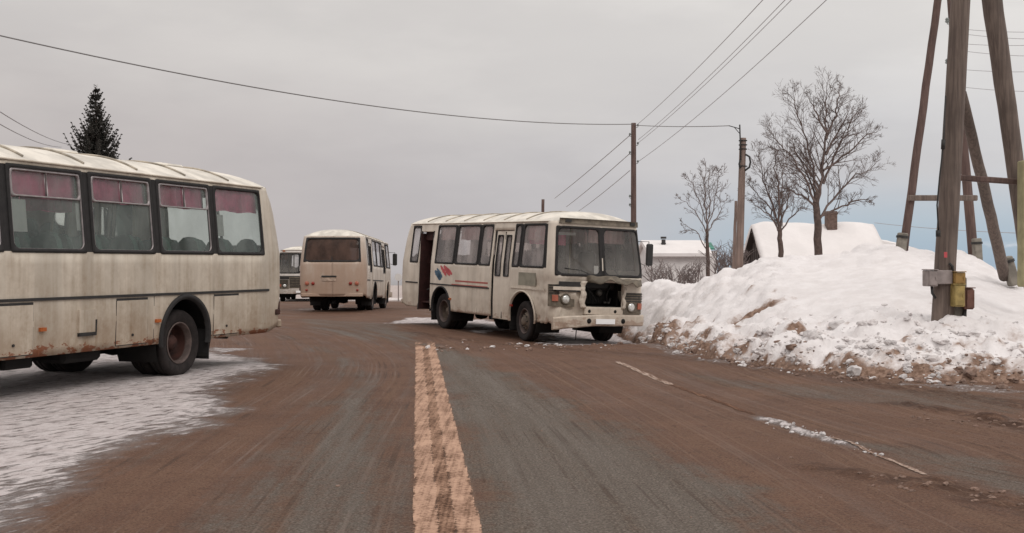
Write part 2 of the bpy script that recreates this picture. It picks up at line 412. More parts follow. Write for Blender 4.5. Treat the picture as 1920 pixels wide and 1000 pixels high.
def build_bus(loc, rot, label, paint, cat='bus', damaged=False, door_open=False, detail=2, glass='glass', curtain='curtain', seat='seat', rims=('rimrust', 'rimgrey'), mirror_side=(1,), group=None, flare=False, rear_glass=None):
    t = empty('bus', loc, rot); tag(t, label, cat, group)
    # --- openings: (s0,s1,z0,z1)
    op = []
    for a, b in LWIN: op.append((sL(b), sL(a), ZS, ZW))
    for a, b in RWIN: op.append((sR(a), sR(b), ZS, ZW))
    op.append((sR(RDOOR[0]), sR(RDOOR[1]), -1, 2.60)); op.append((sR(FDOOR[0]), sR(FDOOR[1]), -1, 2.62))
    WS = [(sF(-1.20), sF(-.03), 1.60, 2.71), (sF(.03), sF(1.20), 1.60, 2.71)]
    op += WS
    RW = (sB(-1.08), sB(1.08), 1.86, 2.76)
    if damaged: op.append((sF(-.46), sF(.56), .90, 1.46))
    def inop(s, z):
        for a, b, c, d in op:
            if a < s < b and c < z < d: return True
        # rear window straddles s=0
        if (s < sB(-1.08) or s > sB(1.08)) and RW[2] < z < RW[3]: return True
        return False
    sv = {0.0, STOT, sB(-1.08), sB(1.08), sB(.38), sB(-.16)}
    for a, b, c, d in op: sv |= {a, b}
    k = 0
    while k * .11 < STOT: sv.add(k * .11); k += 1
    for c0 in (sR(0), sR(AXF), sL(0), sL(AXF)):
        for j in range(-14, 15): sv.add(c0 + j * .045)
    if damaged:
        k = sR(4.2)
        while k < sF(1.2): sv.add(k); k += .035
    sv = sorted(sv); s2 = [sv[0]]
    for s in sv[1:]:
        if s - s2[-1] > 1e-3: s2.append(s)
    sv = s2
    zv = [.5, .6, .7, .8, .9, 1.0, 1.1, 1.19, 1.3, 1.46, 1.6, ZS, 1.86, 2.1, 2.4, 2.6, 2.62, 2.71, 2.74, ZW, ZD]
    if damaged: zv = sorted(set(zv + [.55, .65, .75, .85, .95, 1.05, 1.15, 1.24, 1.35, 1.41, 1.53, 1.67]))
    def zbot(s):
        x, y = base(s); zb = .5
        if x < -2.2: zb = .5 + .10 * ss(x, -2.2, -2.7)
        if abs(y) > HW - .01:
            for c0 in (0, AXF):
                d = abs(x - c0); rr = .55 if c0 == 0 else .61
                if d < rr: zb = max(zb, .56 + math.sqrt(max(0, rr * rr - d * d)))
        return zb
    V = []; Fc = []; mi = []; nz = len(zv)
    rr = random.Random(3)
    for s in sv:
        zb = zbot(s)
        for z in zv:
            zz = z if z > 1.19 else zb + (z - .5) / .69 * (1.19 - zb)
            p = surf(s, zz)
            if damaged:
                x, y = p.x, p.y
                w = ss(x, 4.55, 5.2) * ss(-y, .15, .6) * ss(1.62 - zz, 0, .25)
                w2 = ss(x, 5.5, 5.7) * (1 - abs(ss(y, -.9, -.3) - .5) * 0) * ss(1.55 - zz, 0, .2)
                nx = float(fbm(np.array([y * 3.1 + x * 2.3]), np.array([zz * 3.4]), 5)[0]) - .5
                nf = float(fbm(np.array([y * 9 + x * 8]), np.array([zz * 9.0]), 9)[0]) - .5
                p.x += (-.07 * w + w * (nx * .22 + nf * .05)) * (.4 + .6 * ss(x, 5.2, 5.7)) + w2 * (nx * .04)
                p.y += w * (nx * .12 + nf * .03) + .03 * w
                p.z += w * nf * .06 * (1 if z > .55 else 2)
            V.append(p)
    for i in range(len(sv) - 1):
        for j in range(nz - 1):
            sc = (sv[i] + sv[i + 1]) / 2; zc = (zv[j] + zv[j + 1]) / 2
            if inop(sc, zc): continue
            Fc.append((i * nz + j, (i + 1) * nz + j, (i + 1) * nz + j + 1, i * nz + j + 1))
            x, y = base(sc)
            band = ZS < zc < ZW and abs(y) > HW - .01 and -2.11 < x < 5.42 and not (y < 0 and (-1.55 < x < -.45 or 2.68 < x < 3.80))
            mi.append(1 if band else 0)
    body = mesh_obj('body', V, Fc, [M[paint], M['rubber']], t, True, mi)
    md = body.modifiers.new('thick', 'SOLIDIFY'); md.thickness = .03; md.offset = -1
    # drip moulding and trim strip
    mb = MB(); ns = 90
    for sf in (sL, sR):
        mb = MB(); mb.tube([surf(sf(-2.3 + 7.7 * i / ns), ZD - .01, .014) for i in range(ns + 1)], .014, 6); mb.obj('rain_gutter', M[paint], t, True)
    mb = MB()
    slab(mb, sL(4.0 if not damaged else 3.8), sL(-2.24), 1.165, 1.20, 0, .018, 40)
    slab(mb, sR(-2.30), sR(-1.50), 1.165, 1.20, 0, .018, 8); slab(mb, sR(-.66), sR(2.70), 1.165, 1.20, 0, .018, 20)
    mb.obj('trim_strip', M['dark'], t)
    # --- roof
    V = []; Fc = []; nr = 9; ns = 120
    for j in range(nr + 1):
        u = j / nr; h = .275 * (1 - (1 - u) ** 2.3)
        for i in range(ns):
            p = surf(STOT * i / ns, ZD, 0.004); cx = min(max(p.x, XR + 1.0), XF - 1.0)
            e = u * 1.0
            fx = ss(p.x, XF - 1.2, XF - .15)
            q = Vector((p.x + (cx - p.x) * e, p.y * (1 - e), ZD + h + fx * (1 - u) * 0))
            V.append(q)
    for j in range(nr):
        for i in range(ns): Fc.append((j * ns + i, j * ns + (i + 1) % ns, (j + 1) * ns + (i + 1) % ns, (j + 1) * ns + i))
    roof = mesh_obj('roof', V, Fc, M['roof'], t, True)
    def rz(y): u = 1 - abs(y) / wid(ZD); return ZD + .275 * (1 - (1 - u) ** 2.3)
    for k, X in enumerate((-1.35, -.25, .85, 1.95, 3.05, 4.15)):
        mb = MB(); P = [(X + .03 * math.sin(k), y, rz(y) + .012) for y in [(-1.08 + 2.16 * i / 24) for i in range(25)]]
        mb.tube(P, .016, 6); mb.obj('roof_rib', M['rib'], roof, True)
    for X in ((1.4, -1.0) if flare else ()):
        mb = MB(); mb.box((X, 0, 3.105), (.62, .62, .06), bev=.03); mb.obj('roof_hatch', M['roof'], roof)
    # visor above windscreen
    mb = MB(); slab(mb, sF(-1.15), sF(1.15), 2.775, 2.90, -.02, .045, 20); v = mb.obj('destination_visor', M['grille'] if damaged else M[paint], t, True)
    for q in (-.95, .95):
        mb = MB(); slab(mb, sF(q - .08), sF(q + .08), 2.81, 2.87, .04, .065, 2); mb.obj('marker_lamp', M['dark'] if damaged else M['amber'], v)
    # --- windows
    def window(s0, s1, z0, z1, vent, r=.09, w=.035, gm=None, name='window', cur=True, wm=None):
        mb = MB(); ring(mb, s0, s1, z0, z1, w, r); f = mb.obj(name, M[wm or 'rubber'], t, True)
        Vp, Fp = patch(s0 + .01, s1 - .01, z0 + .01, z1 - .01, -.012, 8, 4)
        mesh_obj('pane', Vp, Fp, M[gm or glass], f, True)
        if vent and detail > 1:
            mb = MB(); zz = z0 + .64 * (z1 - z0)
            ring(mb, s0 + .05, s1 - .05, zz, z1 - .045, .018, .05, .016, -.012, .004)
            sm = (s0 + s1) / 2
            slab(mb, sm - .012, sm + .012, zz + .01, z1 - .05, -.01, .014, 1)
            mb.obj('vent_frame', M['alu'], f, True)
        if detail > 1 and name == 'window' and vent:   # thin alloy bead round the lower glass
            mb = MB(); ring(mb, s0 + .035, s1 - .035, z0 + .03, z1 - .03, .007, .08, .010, -.012, .0); mb.obj('bead', M['alu'], f, True)
        return f
    for i, (a, b) in enumerate(LWIN):
        window(sL(b), sL(a), ZS, ZW, i in (1, 2, 3, 4))
    for i, (a, b) in enumerate(RWIN):
        window(sR(a), sR(b), ZS, ZW, False)
    for q in WS: window(*q, False, .12, .045, 'windshield', 'windshield_pane')
    window(sB(-1.08) * -1 if False else -sB(-1.08), sB(-1.08), RW[2], RW[3], False, .12, .05, rear_glass or glass, 'rear_window')
    mb = MB(); slab(mb, -.02, .02, 1.88, 2.74, -.02, .006, 1); mb.obj('rear_mullion', M['rubber'], t)
    if flare:
        for sf, xa, xb, za, zb_ in ((sL, 3.08, 3.36, 1.98, 2.36), (sL, 2.12, 2.22, 2.02, 2.36), (sL, -1.06, -.84, 2.02, 2.34)):
            V, Fc = patch(sf(xb), sf(xa), za, zb_, -.03, 2, 1); mesh_obj('paper_notice', V, Fc, M['paper'], t)
    mb = MB(); slab(mb, sF(-.05), sF(.05), 1.60, 2.72, -.015, .008, 2); mb.obj('windshield_mullion', M['rubber'], t)
    # curtains: a pleated valance inside every side window
    def curtain_strip(sidef, a, b, z0, z1, mat):
        V = []; Fc = []; n = int((b - a) / .03)
        for i in range(n + 1):
            X = a + (b - a) * i / n; o = -.09 + .018 * math.sin(X * 34 + math.sin(X * 7) * 2)
            s = sidef(X); V += [surf(s, z0 + .012 * math.sin(X * 9), o), surf(s, z1, o * .9)]
        for i in range(n): Fc.append((2 * i, 2 * i + 2, 2 * i + 3, 2 * i + 1))
        mesh_obj('curtain', V, Fc, mat, t, True)
    for i, (a, b) in enumerate(LWIN[:5]): curtain_strip(sL, a + .01, b - .01, 2.40, 2.77, M[curtain])
    for i, (a, b) in enumerate(RWIN):
        if i in (0, 4): continue
        curtain_strip(sR, a + .01, b - .01, 2.38, 2.77, M[curtain])
    # --- cabin
    mb = MB(); mb.box((1.70, 0, .86), (7.7, 1.1, .05))
    for xa, xb in ((-2.2, -1.5), (.72, 2.75), (5.1, 5.5)):
        mb.box(((xa + xb) / 2, 0, .862), (xb - xa, 2.36, .05))
    mb.obj('cabin_floor', M['floor'], t)
    mb = MB(); mb.box((1.65, 0, 2.84), (7.2, 2.0, .02)); mb.obj('ceiling_panel', M['cabin'], t)
    if detail > 0:
        sm = MB()
        xs = [-1.95, -1.12, -.38, .36, 1.10, 1.84, 2.58, 3.3]
        for X in xs:
            for y in ((.95, .49, 0, -.49, -.95) if X == -1.95 else (.95, .50, -.50, -.95)):
                if y < 0 and (X in (-1.12, 3.3) or X > 2.7): continue
                if y < 0 and 2.3 < X < 2.7: continue
                if detail == 1 and y in (.5, -.5): continue
                s_ = MB(); s_.box((X + .22, y, 1.27), (.44, .43, .13), bev=.04)
                V = []; nb = 14   # back with a rounded top
                pr = [(-.21, 1.22), (-.215, 1.6), (-.20, 1.80), (-.15, 1.92), (-.08, 1.985), (0, 2.0), (.08, 1.985), (.15, 1.92), (.20, 1.80), (.215, 1.6), (.21, 1.22)]
                for dx in (0, .09):
                    for py, pz in pr: V.append((X - dx - (pz - 1.2) * .12, y + py, pz))
                n = len(pr)
                s_.add(V, [tuple(range(n)), tuple(range(2 * n - 1, n - 1, -1))] + [(i, i + n, i + n + 1, i + 1) for i in range(n - 1)])
                if not (abs(X + .2) < .85 and abs(y) > .7): s_.box((X + .2, y, 1.04), (.06, .3, .34))
                s_.obj('passenger_seat', M[seat], t)
        mb = MB(); mb.box((4.25, .75, 1.3), (.5, .5, .14), bev=.05); mb.box((4.0, .75, 1.75), (.12, .48, .85), bev=.05); mb.box((4.25, .75, 1.04), (.3, .3, .34))
        mb.obj('driver_seat', M['dark'], t)
        mb = MB(); mb.tube([(5.0 + .0, .75 + .24 * math.cos(a * math.pi / 12), 1.62 + .24 * math.sin(a * math.pi / 12) * .7) for a in range(25)], .018, 6, False)
        mb.tube([(5.0, .51, 1.62), (5.0, .99, 1.62)], .014, 5); mb.tube([(5.0, .75, 1.62), (5.25, .75, 1.2)], .025, 6)
        mb.obj('steering_wheel', M['dark'], t, True)
        mb = MB(); mb.box((5.30, 0, 1.40), (.42, 2.0, .26), bev=.06); mb.obj('dashboard', M['dark'], t)
        mb = MB(); mb.box((4.85, -.1, 1.2), (.9, .7, .62), bev=.12); mb.obj('engine_cover', M['dark'], t)
        mb = MB()
        for X, y in ((2.7, -.75), (2.7, .42), (-.66, -.75), (3.72, .42), (-1.48, -.75)): mb.tube([(X, y, .88), (X, y, 2.82)], .02, 6)
        mb.tube([(-1.5, -.45, 2.6), (3.7, -.45, 2.6)], .016, 6); mb.tube([(-1.5, .42, 2.6), (3.7, .42, 2.6)], .016, 6)
        mb.obj('handrail', M['pole'], t, True)
        if not damaged and not flare: mb = MB(); mb.box((3.62, .72, 1.85), (.03, .85, 1.9)); mb.obj('driver_partition', M['cabin'], t)
    # --- doors
    def door_leaf(parent, X0, X1, z0, z1, wins, name='door', mat=paint, off=-.02):
        V, Fc = [], []
        mb = MB()
        xs = sorted({X0, X1} | {w[i] for w in wins for i in (0, 1)}); zs = sorted({z0, z1} | {w[i] for w in wins for i in (2, 3)})
        for i in range(len(xs) - 1):
            for j in range(len(zs) - 1):
                xc = (xs[i] + xs[i + 1]) / 2; zc = (zs[j] + zs[j + 1]) / 2
                if any(w[0] < xc < w[1] and w[2] < zc < w[3] for w in wins): continue
                nseg = 3 if zs[j] < ZS < zs[j + 1] or zs[j + 1] - zs[j] > .6 else 1
                for k in range(nseg):
                    za = zs[j] + (zs[j + 1] - zs[j]) * k / nseg; zb_ = zs[j] + (zs[j + 1] - zs[j]) * (k + 1) / nseg
                    slab(mb, sR(xs[i]), sR(xs[i + 1]), za, zb_, off - .03, off, 1)
        d = mb.obj(name, M[mat], parent)
        for w in wins:
            r_ = MB(); ring(r_, sR(w[0]), sR(w[1]), w[2], w[3], .022, .06, off + .012, off - .03, .008); f = r_.obj('door_window', M['rubber'], d, True)
            Vp, Fp = patch(sR(w[0]), sR(w[1]), w[2], w[3], off - .015, 2, 2); mesh_obj('door_pane', Vp, Fp, M[glass], d, True)
        return d
    a, b = FDOOR; m_ = (a + b) / 2
    d = door_leaf(t, a + .10, b - .02, .46, 2.60, [(a + .17, a + .44, 1.5, 2.50), (a + .60, b - .12, 1.5, 2.50)])
    mb = MB(); slab(mb, sR(m_ + .04), sR(m_ + .065), .48, 2.58, -.02, -.008, 1); mb.obj('door_seal', M['rubber'], d)
    mb = MB(); slab(mb, sR(a - .0), sR(a + .09), .44, 2.62, -.10, -.02, 1); mb.obj('door_jamb', M['rubber'], t)
    a, b = RDOOR; m_ = (a + b) / 2
    if door_open:
        # opened leaf folded back inside, dark step well showing
        mb = MB(); mb.box((m_, -.72, .66), (b - a, .8, .04)); mb.box((m_, -.55, .86), (b - a, .5, .04)); mb.box((a + .02, -.75, 1.5), (.03, .95, 2.1)); mb.box((b - .02, -.75, 1.3), (.03, .95, 1.0))
        mb.box((m_, -.30, 1.3), (b - a, .04, 1.1)); mb.obj('stepwell', M['doorwell'], t)
        mb = MB(); mb.box((m_, -1.05, 2.50), (b - a - .04, .03, .26)); mb.obj('door_header', M['doorwell'], t)
        mb = MB(); mb.box((b - .07, -.80, 1.52), (.04, .74, 2.05), bev=.01); mb.obj('folded_door', M['dark'], t)
        mb = MB(); mb.tube([(m_ + .05, -1.10, 1.75), (m_ + .12, -1.08, 1.95), (b - .1, -1.0, 1.98)], .022, 6); mb.tube([(m_ - .1, -1.1, 1.0), (b - .12, -1.1, 1.08)], .018, 6); mb.obj('grab_rail', M['dark'], t, True)
        mb = MB(); slab(mb, sR(a - .03), sR(a + .02), .44, 2.62, -.02, .012, 1); slab(mb, sR(b - .02), sR(b + .02), .44, 2.62, -.02, .012, 1); mb.obj('door_jamb', M['rubber'], t)
    else:
        d = door_leaf(t, a + .03, b - .03, .46, 2.58, [(a + .10, m_ - .05, 1.5, 2.50), (m_ + .05, b - .10, 1.5, 2.50)])
        mb = MB(); slab(mb, sR(m_ - .012), sR(m_ + .012), .48, 2.56, -.02, -.008, 1); mb.obj('door_seal', M['rubber'], d)
        mb = MB(); slab(mb, sR(a), sR(a + .05), .44, 2.60, -.03, .006, 1); slab(mb, sR(b - .05), sR(b), .44, 2.60, -.03, .006, 1); mb.obj('door_jamb', M['rubber'], t)
    # --- wheels
    tyre = [(.30, -.10), (.34, -.125), (.42, -.135), (.455, -.12), (.472, -.09), (.475, -.05), (.462, -.045), (.462, -.03), (.475, -.025), (.475, .025), (.462, .03), (.462, .045), (.475, .05), (.472, .09), (.455, .12), (.42, .135), (.34, .125), (.30, .10)]
    def wheel(X, y, sgn, rimmat, front, steer=0):
        w = empty('wheel', (X, y, .475), (0, 0, steer), t)
        mb = MB(); mb.lathe(tyre, (0, 0, 0), 'y', 40)
        if not front: mb.lathe(tyre, (0, -sgn * .31, 0), 'y', 40)
        mb.obj('tyre', M['tyre'], w, True)
        mb = MB(); mb.lathe([(.30, .11), (.285, .12), (.275, .10), (.262, .06), (.255, .02)], (0, 0, 0), 'y', 36, sgn); mb.obj('rim_lip', M['rimedge'], w, True)
        mb = MB()
        if front: pf = [(.256, .03), (.24, -.02), (.21, .05), (.17, .10), (.13, .10), (.11, .10), (.11, .14), (.08, .16), (.0, .165)]
        else: pf = [(.256, .03), (.25, -.05), (.235, -.12), (.15, -.16), (.12, -.14), (.115, -.03), (.09, .01), (0, .015)]
        mb.lathe(pf, (0, 0, 0), 'y', 36, sgn)
        mb.obj('rim', M[rimmat], w, True)
        mb = MB()
        for k in range(8):
            a = k * math.pi / 4; r_ = .155 if front else .17; mb.lathe([(.016, 0), (.016, .03), (0, .032)], (r_ * math.cos(a), sgn * (.10 if front else -.15), r_ * math.sin(a)), 'y', 6, sgn)
            if front: mb.lathe([(.03, 0), (.0, .001)], (.215 * math.cos(a + .39), sgn * .048, .215 * math.sin(a + .39)), 'y', 8, sgn)
        mb.obj('wheel_nuts', M['dark'], w)
        return w
    for sg in (1, -1):
        wheel(0, sg * 1.03, sg, rims[0] if sg > 0 else rims[1], False)
        wheel(AXF, sg * 1.04, sg, rims[1], True, R(-6) if damaged else 0)
    # wheel housings
    for X in (0, AXF):
        for sg in (1, -1):
            mb = MB(); n = 20; V = []
            for k in range(-3, n + 4):
                a = math.pi * k / n
                for y in (sg * 1.215, sg * .56): V.append((X + .66 * math.cos(a), y, .54 + .66 * math.sin(a)))
            m3 = n + 7
            mb.add(V + [V[2 * k + 1] for k in range(m3)], [(2 * k, 2 * k + 1, 2 * k + 3, 2 * k + 2) for k in range(m3 - 1)] + [tuple(range(2 * m3, 3 * m3))])
            mb.obj('wheel_housing', M['black'], t, True)
    for X in (0, AXF):
        for sg in (1, -1):
            if not (flare or (damaged and X == 0)) and detail < 1: continue
            n = 28; mb = MB(); V = []; wd = .062 if flare else .03
            sf = sL if sg > 0 else sR
            for k in range(-2, n + 3):
                a = math.pi * k / n; c_, s_ = math.cos(a), math.sin(a)
                for rr_, of in (((.535 if X == 0 else .595), -.02), ((.55 if X == 0 else .61), .03), ((.55 if X == 0 else .61) + wd, .028), ((.55 if X == 0 else .61) + wd, 0)):
                    zz = .56 + rr_ * s_; V.append(surf(sf(X + rr_ * c_), max(zz, .45), of))
            m2 = n + 5
            Fw = [(4 * i + j, 4 * i + j + 1, 4 * i + j + 5, 4 * i + j + 4) for i in range(m2 - 1) for j in range(3)]
            if sg < 0: pass
            mb.add(V, Fw); mb.obj('wheel_arch', M['rubber'] if (flare or X == 0) else M[paint], t, True)
    # --- underbody: frame rails, axles, tank, exhaust, mudflaps
    mb = MB()
    for sg in (1, -1): mb.box((1.7, sg * .43, .68), (7.9, .08, .2))
    for X in (-2.0, -1.0, .8, 1.9, 3.0, 5.2): mb.box((X, 0, .70), (.1, 2.2, .14))
    mb.obj('chassis_frame', M['black'], t)
    mb = MB(); mb.tube([(0, -1, .475), (0, 1, .475)], .07, 10); mb.lathe([(0, -.2), (.19, -.12), (.21, 0), (.19, .12), (0, .2)], (0, 0, .475), 'y', 16)
    mb.tube([(0, 0, .475), (3.9, 0, .62)], .045, 8); mb.obj('rear_axle', M['black'], t, True)
    mb = MB(); mb.tube([(AXF, -1, .44), (AXF, 1, .44)], .055, 8); mb.box((AXF, .4, .55), (1.2, .08, .06)); mb.box((AXF, -.4, .55), (1.2, .08, .06)); mb.obj('front_axle', M['black'], t)
    mb = MB(); mb.box((1.9, .82, .50), (.75, .42, .30), bev=.05); mb.obj('fuel_tank', M['black'], t); mb = MB(); mb.box((3.0, .8, .48), (.5, .4, .26), bev=.03); mb.obj('battery_box', M['black'], t); mb = MB(); mb.box((3.1, -.75, .5), (.5, .35, .24), bev=.03); mb.obj('air_tank', M['black'], t)
    mb = MB(); mb.tube([(3.9, .25, .5), (1.4, .3, .42), (.6, .3, .45), (-.6, .35, .55), (-2.2, .5, .42)], .035, 8); mb.tube([(2.4, .3, .44), (1.5, .3, .43)], .09, 10); mb.obj('exhaust_pipe', M['black'], t, True)
    for sg in (1, -1):
        mb = MB(); mb.box((-.62, sg * 1.0, .42), (.02, .42, .44)); mb.obj('mudflap', M['rubber'], t)
        mb = MB(); mb.box((AXF - .64, sg * 1.03, .38), (.02, .3, .34)); mb.obj('mudflap', M['rubber'], t)
    # --- side hatches, fuel flap, markers
    def hatch(sf, a, b, z0, z1, name='hatch', m2='trimline'):
        h = MB(); s0, s1 = sorted((sf(a), sf(b))); slab(h, s0, s1, z0, z1, 0, .010, 5); o = h.obj(name, M[paint], t)
        g = MB()
        for q in ((s0 - .008, s0, z0, z1), (s1, s1 + .008, z0, z1), (s0, s1, z0 - .012, z0), (s0, s1, z1, z1 + .03)): slab(g, *q, 0, .006, 4)
        g.obj('panel_gap', M['dark'], o)
        g = MB(); sc = (s0 + s1) / 2; p = surf(sc, z0 + .12, .012); g.lathe([(.018, 0), (.018, .012), (0, .014)], p, 'y', 10, 1 if sf is sL else -1); g.obj('hatch_lock', M['dark'], o)
        return o
    if detail > 0:
        hatch(sL, .88, 1.53, .54, 1.12); hatch(sL, -1.36, -.68 - .02, .55, 1.12); hatch(sL, 3.05, 3.7, .54, 1.12)
        h = MB(); slab(h, sL(2.27), sL(1.95), .74, 1.03, 0, .028, 3); o = h.obj('fuel_flap', M[paint], t)
        g = MB(); slab(g, sL(2.27), sL(1.95), .70, .745, 0, .035, 3); slab(g, sL(1.97), sL(1.945), .74, .9, 0, .032, 1); g.obj('flap_hinge', M['dark'], o)
        # vertical panel seams and welded battens
        for X in (-1.60, .74, 2.95, 2.42):
            g = MB(); slab(g, sL(X), sL(X - .008), .52, 1.16, 0, .004, 1); g.obj('panel_seam', M['dark'] if X == .74 else M[paint], t)
        for X in (.72, 1.45, 2.05):
            g = MB(); slab(g, sR(X), sR(X + .008), .52, 1.16, 0, .003, 1); g.obj('panel_seam', M['grille'], t)
        for sf, X in ((sL, .66), (sL, 2.9), (sR, .56), (sR, 3.86)):
            g = MB(); s0, s1 = sorted((sf(X - .045), sf(X + .055))); slab(g, s0, s1, .80, .845, 0, .035, 2)
            g.obj('side_marker', M['amber'] if not (damaged and X > 3) else M['red'], t)
    # --- front
    for sg in (-1, 1):
        y0 = sg * .92
        mb = MB(); slab(mb, sF(y0 - .31), sF(y0 + .31), .74, 1.24, -.0 if not damaged else .0, .022, 6); lf = mb.obj('lamp_panel', M['grille'], t)
        if damaged and sg < 0: lf.location = (-.05, .02, -.0); lf.rotation_euler = (0, R(-1.5), R(-1))
        mb = MB()
        for z in (1.03, 1.09, 1.15, 1.205): slab(mb, sF(y0 - .28), sF(y0 + .28), z, z + .022, .02, .034, 5)
        mb.obj('grille_slat', M['dark'], lf)
        hy = sg * .83
        p = surf(sF(hy), .91, .02)
        mb = MB(); mb.lathe([(.125, 0), (.125, .03), (.105, .045), (.095, .03)], p, 'x', 24); mb.obj('headlight_bezel', M['dark'] if not damaged else M['grille'], lf, True)
        mb = MB(); mb.lathe([(.10, .02), (.08, .04), (.04, .052), (0, .056)], p, 'x', 24); mb.obj('headlight', M['lens'], lf, True)
        yy = sg * 1.08; slm = MB(); slab(slm, sF(yy - .06), sF(yy + .06), .86, 1.0, .02, .05, 2); slm.obj('turn_signal', M['orange'], lf)
    if not damaged:
        mb = MB(); slab(mb, sF(-.58), sF(.58), .78, 1.40, 0, .015, 8); g = mb.obj('grille', M['grille'], t)
        mb = MB()
        for z in (.84, .93, 1.02, 1.11, 1.20, 1.29): slab(mb, sF(-.54), sF(.54), z, z + .035, .015, .03, 6)
        mb.obj('grille_slat', M['dark'], g)
        mb = MB(); slab(mb, sF(-1.1), sF(1.1), 1.26, 1.45, 0, .012, 14); mb.obj('grille_band', M['dark'], t)
        mb = MB(); slab(mb, sF(-1.3), sF(1.3), .47, .70, -.02, .09, 22); bp = mb.obj('front_bumper', M[paint], t)
    else:
        # torn open nose: dark engine bay with radiator, pipes and bent sheet round the hole
        mb = MB(); mb.box((5.15, .05, 1.18), (.05, 1.06, .62)); mb.box((5.38, -.47, 1.18), (.5, .03, .6)); mb.box((5.38, .57, 1.18), (.5, .03, .6)); mb.box((5.38, .05, .90), (.5, 1.04, .03)); mb.box((5.38, .05, 1.47), (.5, 1.04, .03)); mb.obj('engine_bay', M['engine'], t)
        mb = MB(); mb.box((5.33, .05, 1.16), (.08, .72, .44), bev=.02)
        for k in range(16): mb.box((5.38, -.27 + .043 * k, 1.16), (.02, .012, .40))
        mb.obj('radiator', M['engine'], t)
        mb = MB(); mb.lathe([(.075, 0), (.085, .05), (.06, .09), (0, .10)], (5.45, .15, 1.22), 'x', 18); mb.obj('water_pump', M['metal'], t, True); mb = MB(); mb.tube([(5.5, -.33, 1.42), (5.5, -.34, 1.34)], .035, 8); mb.obj('bonnet_catch', M['metal'], t, True); mb = MB(); mb.tube([(5.48, .3, 1.0), (5.5, .42, .98), (5.48, .48, 1.1)], .03, 8); mb.obj('engine_part', M['metal'], t, True)
        mb = MB()
        mb.tube([(5.52, -.3, 1.38), (5.56, -.1, 1.2), (5.5, .1, .98)], .014, 5); mb.tube([(5.52, .42, 1.4), (5.58, .3, 1.15), (5.54, .36, .95)], .016, 5); mb.obj('hose', M['dark'], t, True)
        # narrow strips of bodywork left beside the hole
        for y0, y1, tw in ((-.60, -.47, 1), (.56, .64, -1)):
            V = []; n = 12
            for k in range(n + 1):
                z = .86 + .62 * k / n; w_ = .018 * math.sin(k * 1.1 + tw) + .008 * math.sin(k * 3.9)
                V += [surf(sF(y0 + w_), z, .03 + .02 * math.sin(k * 1.1)), surf(sF(y1 + w_ * 1.4), z, .05 + .03 * math.sin(k * 2.3))]
            o = mesh_obj('torn_strip', V, [(2 * k, 2 * k + 1, 2 * k + 3, 2 * k + 2) for k in range(n)], M[paint], t, True)
            o.modifiers.new('t', 'SOLIDIFY').thickness = .012
        # crumpled bonnet flap pushed up over the hole
        V = []; nx, ny = 30, 9
        for j in range(ny + 1):
            for i in range(nx + 1):
                u = i / nx; v = j / ny; y = -.42 + 1.55 * u
                q = surf(sF(y), 1.58, 0)
                ln = .34 * (math.sin(math.pi * min(1, u * 1.02)) ** .5 + .15)
                ox = v * ln; oz = .02 + .11 * math.sin(v * 2.2) * (1 - .2 * u) - .16 * v * v + .035 * math.sin(u * 17 + v * 3) * v + .02 * math.sin(u * 31) * v
                V.append((q.x - .02 + ox, q.y, 1.50 + oz + .03 * math.sin(u * 6)))
        o = mesh_obj('crumpled_bonnet', V, [(j * (nx + 1) + i, j * (nx + 1) + i + 1, (j + 1) * (nx + 1) + i + 1, (j + 1) * (nx + 1) + i) for j in range(ny) for i in range(nx)], M['grille'], t, True)
        o.modifiers.new('t', 'SOLIDIFY').thickness = .015
        o['label'] = 'bent bonnet lid pushed up under the windshield'
        # creased band with louvres above the right lamp panel
        mb = MB(); slab(mb, sF(-1.12), sF(-.58), 1.36, 1.46, -.01, .018, 6); mb.obj('louvre', M['dark'], t)
        mb = MB(); slab(mb, sF(-1.22), sF(-.50), 1.27, 1.345, -.01, .045, 8); mb.obj('creased_fold', M[paint], t)
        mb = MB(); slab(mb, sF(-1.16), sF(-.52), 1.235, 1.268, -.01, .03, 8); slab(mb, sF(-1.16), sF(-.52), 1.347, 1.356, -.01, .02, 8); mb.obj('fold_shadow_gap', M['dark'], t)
        # bumper, bent down and forward at the bus's right end
        V = []; Fc = []; n = 40; prof = [(0, .24), (.05, .245), (.07, .22), (.075, .12), (.07, .02), (.05, 0), (0, .0)]
        for k in range(n + 1):
            y = -1.36 + 2.68 * k / n; x = XF + .10 * (1 - (y / 1.3) ** 2) - .02 - (.20 * ss(abs(y), 1.12, 1.38) if y > 0 else 0)
            tw = ss(-y, .1, 1.36); x += .16 * tw; zb = .475 + .0 * y - .085 * tw + .015 * math.sin(y * 5) * tw
            for a, b in prof: V.append((x + a + .01 * math.sin(y * 13 + b * 20) * tw, y, zb + b * (1 + .12 * tw)))
        m2 = len(prof)
        for k in range(n):
            for j in range(m2 - 1): Fc.append((k * m2 + j, (k + 1) * m2 + j, (k + 1) * m2 + j + 1, k * m2 + j + 1))
        Fc.append(tuple(range(m2))); Fc.append(tuple(range(n * m2, (n + 1) * m2))[::-1])
        bp = mesh_obj('front_bumper', V, Fc, M[paint], t)
        bp.modifiers.new('t', 'SOLIDIFY').thickness = .008
        for y in (-.40, .56):
            g = MB(); g.lathe([(.058, 0), (.055, .01), (.0, .012)], (XF + .152 + (.03 if y < 0 else -.008), y, .585), 'x', 18); g.obj('fog_lamp', M['black'], bp, True)
        mb = MB(); mb.box((XF + .02, .05, .80), (.10, 1.02, .17), bev=.02); c = mb.obj('crossmember', M[paint], t)
        for y in (-.33, .38):
            g = MB(); g.lathe([(.04, 0), (.0, .004)], (XF + .072, y, .80), 'x', 14); g.obj('bolt_hole', M['black'], c)
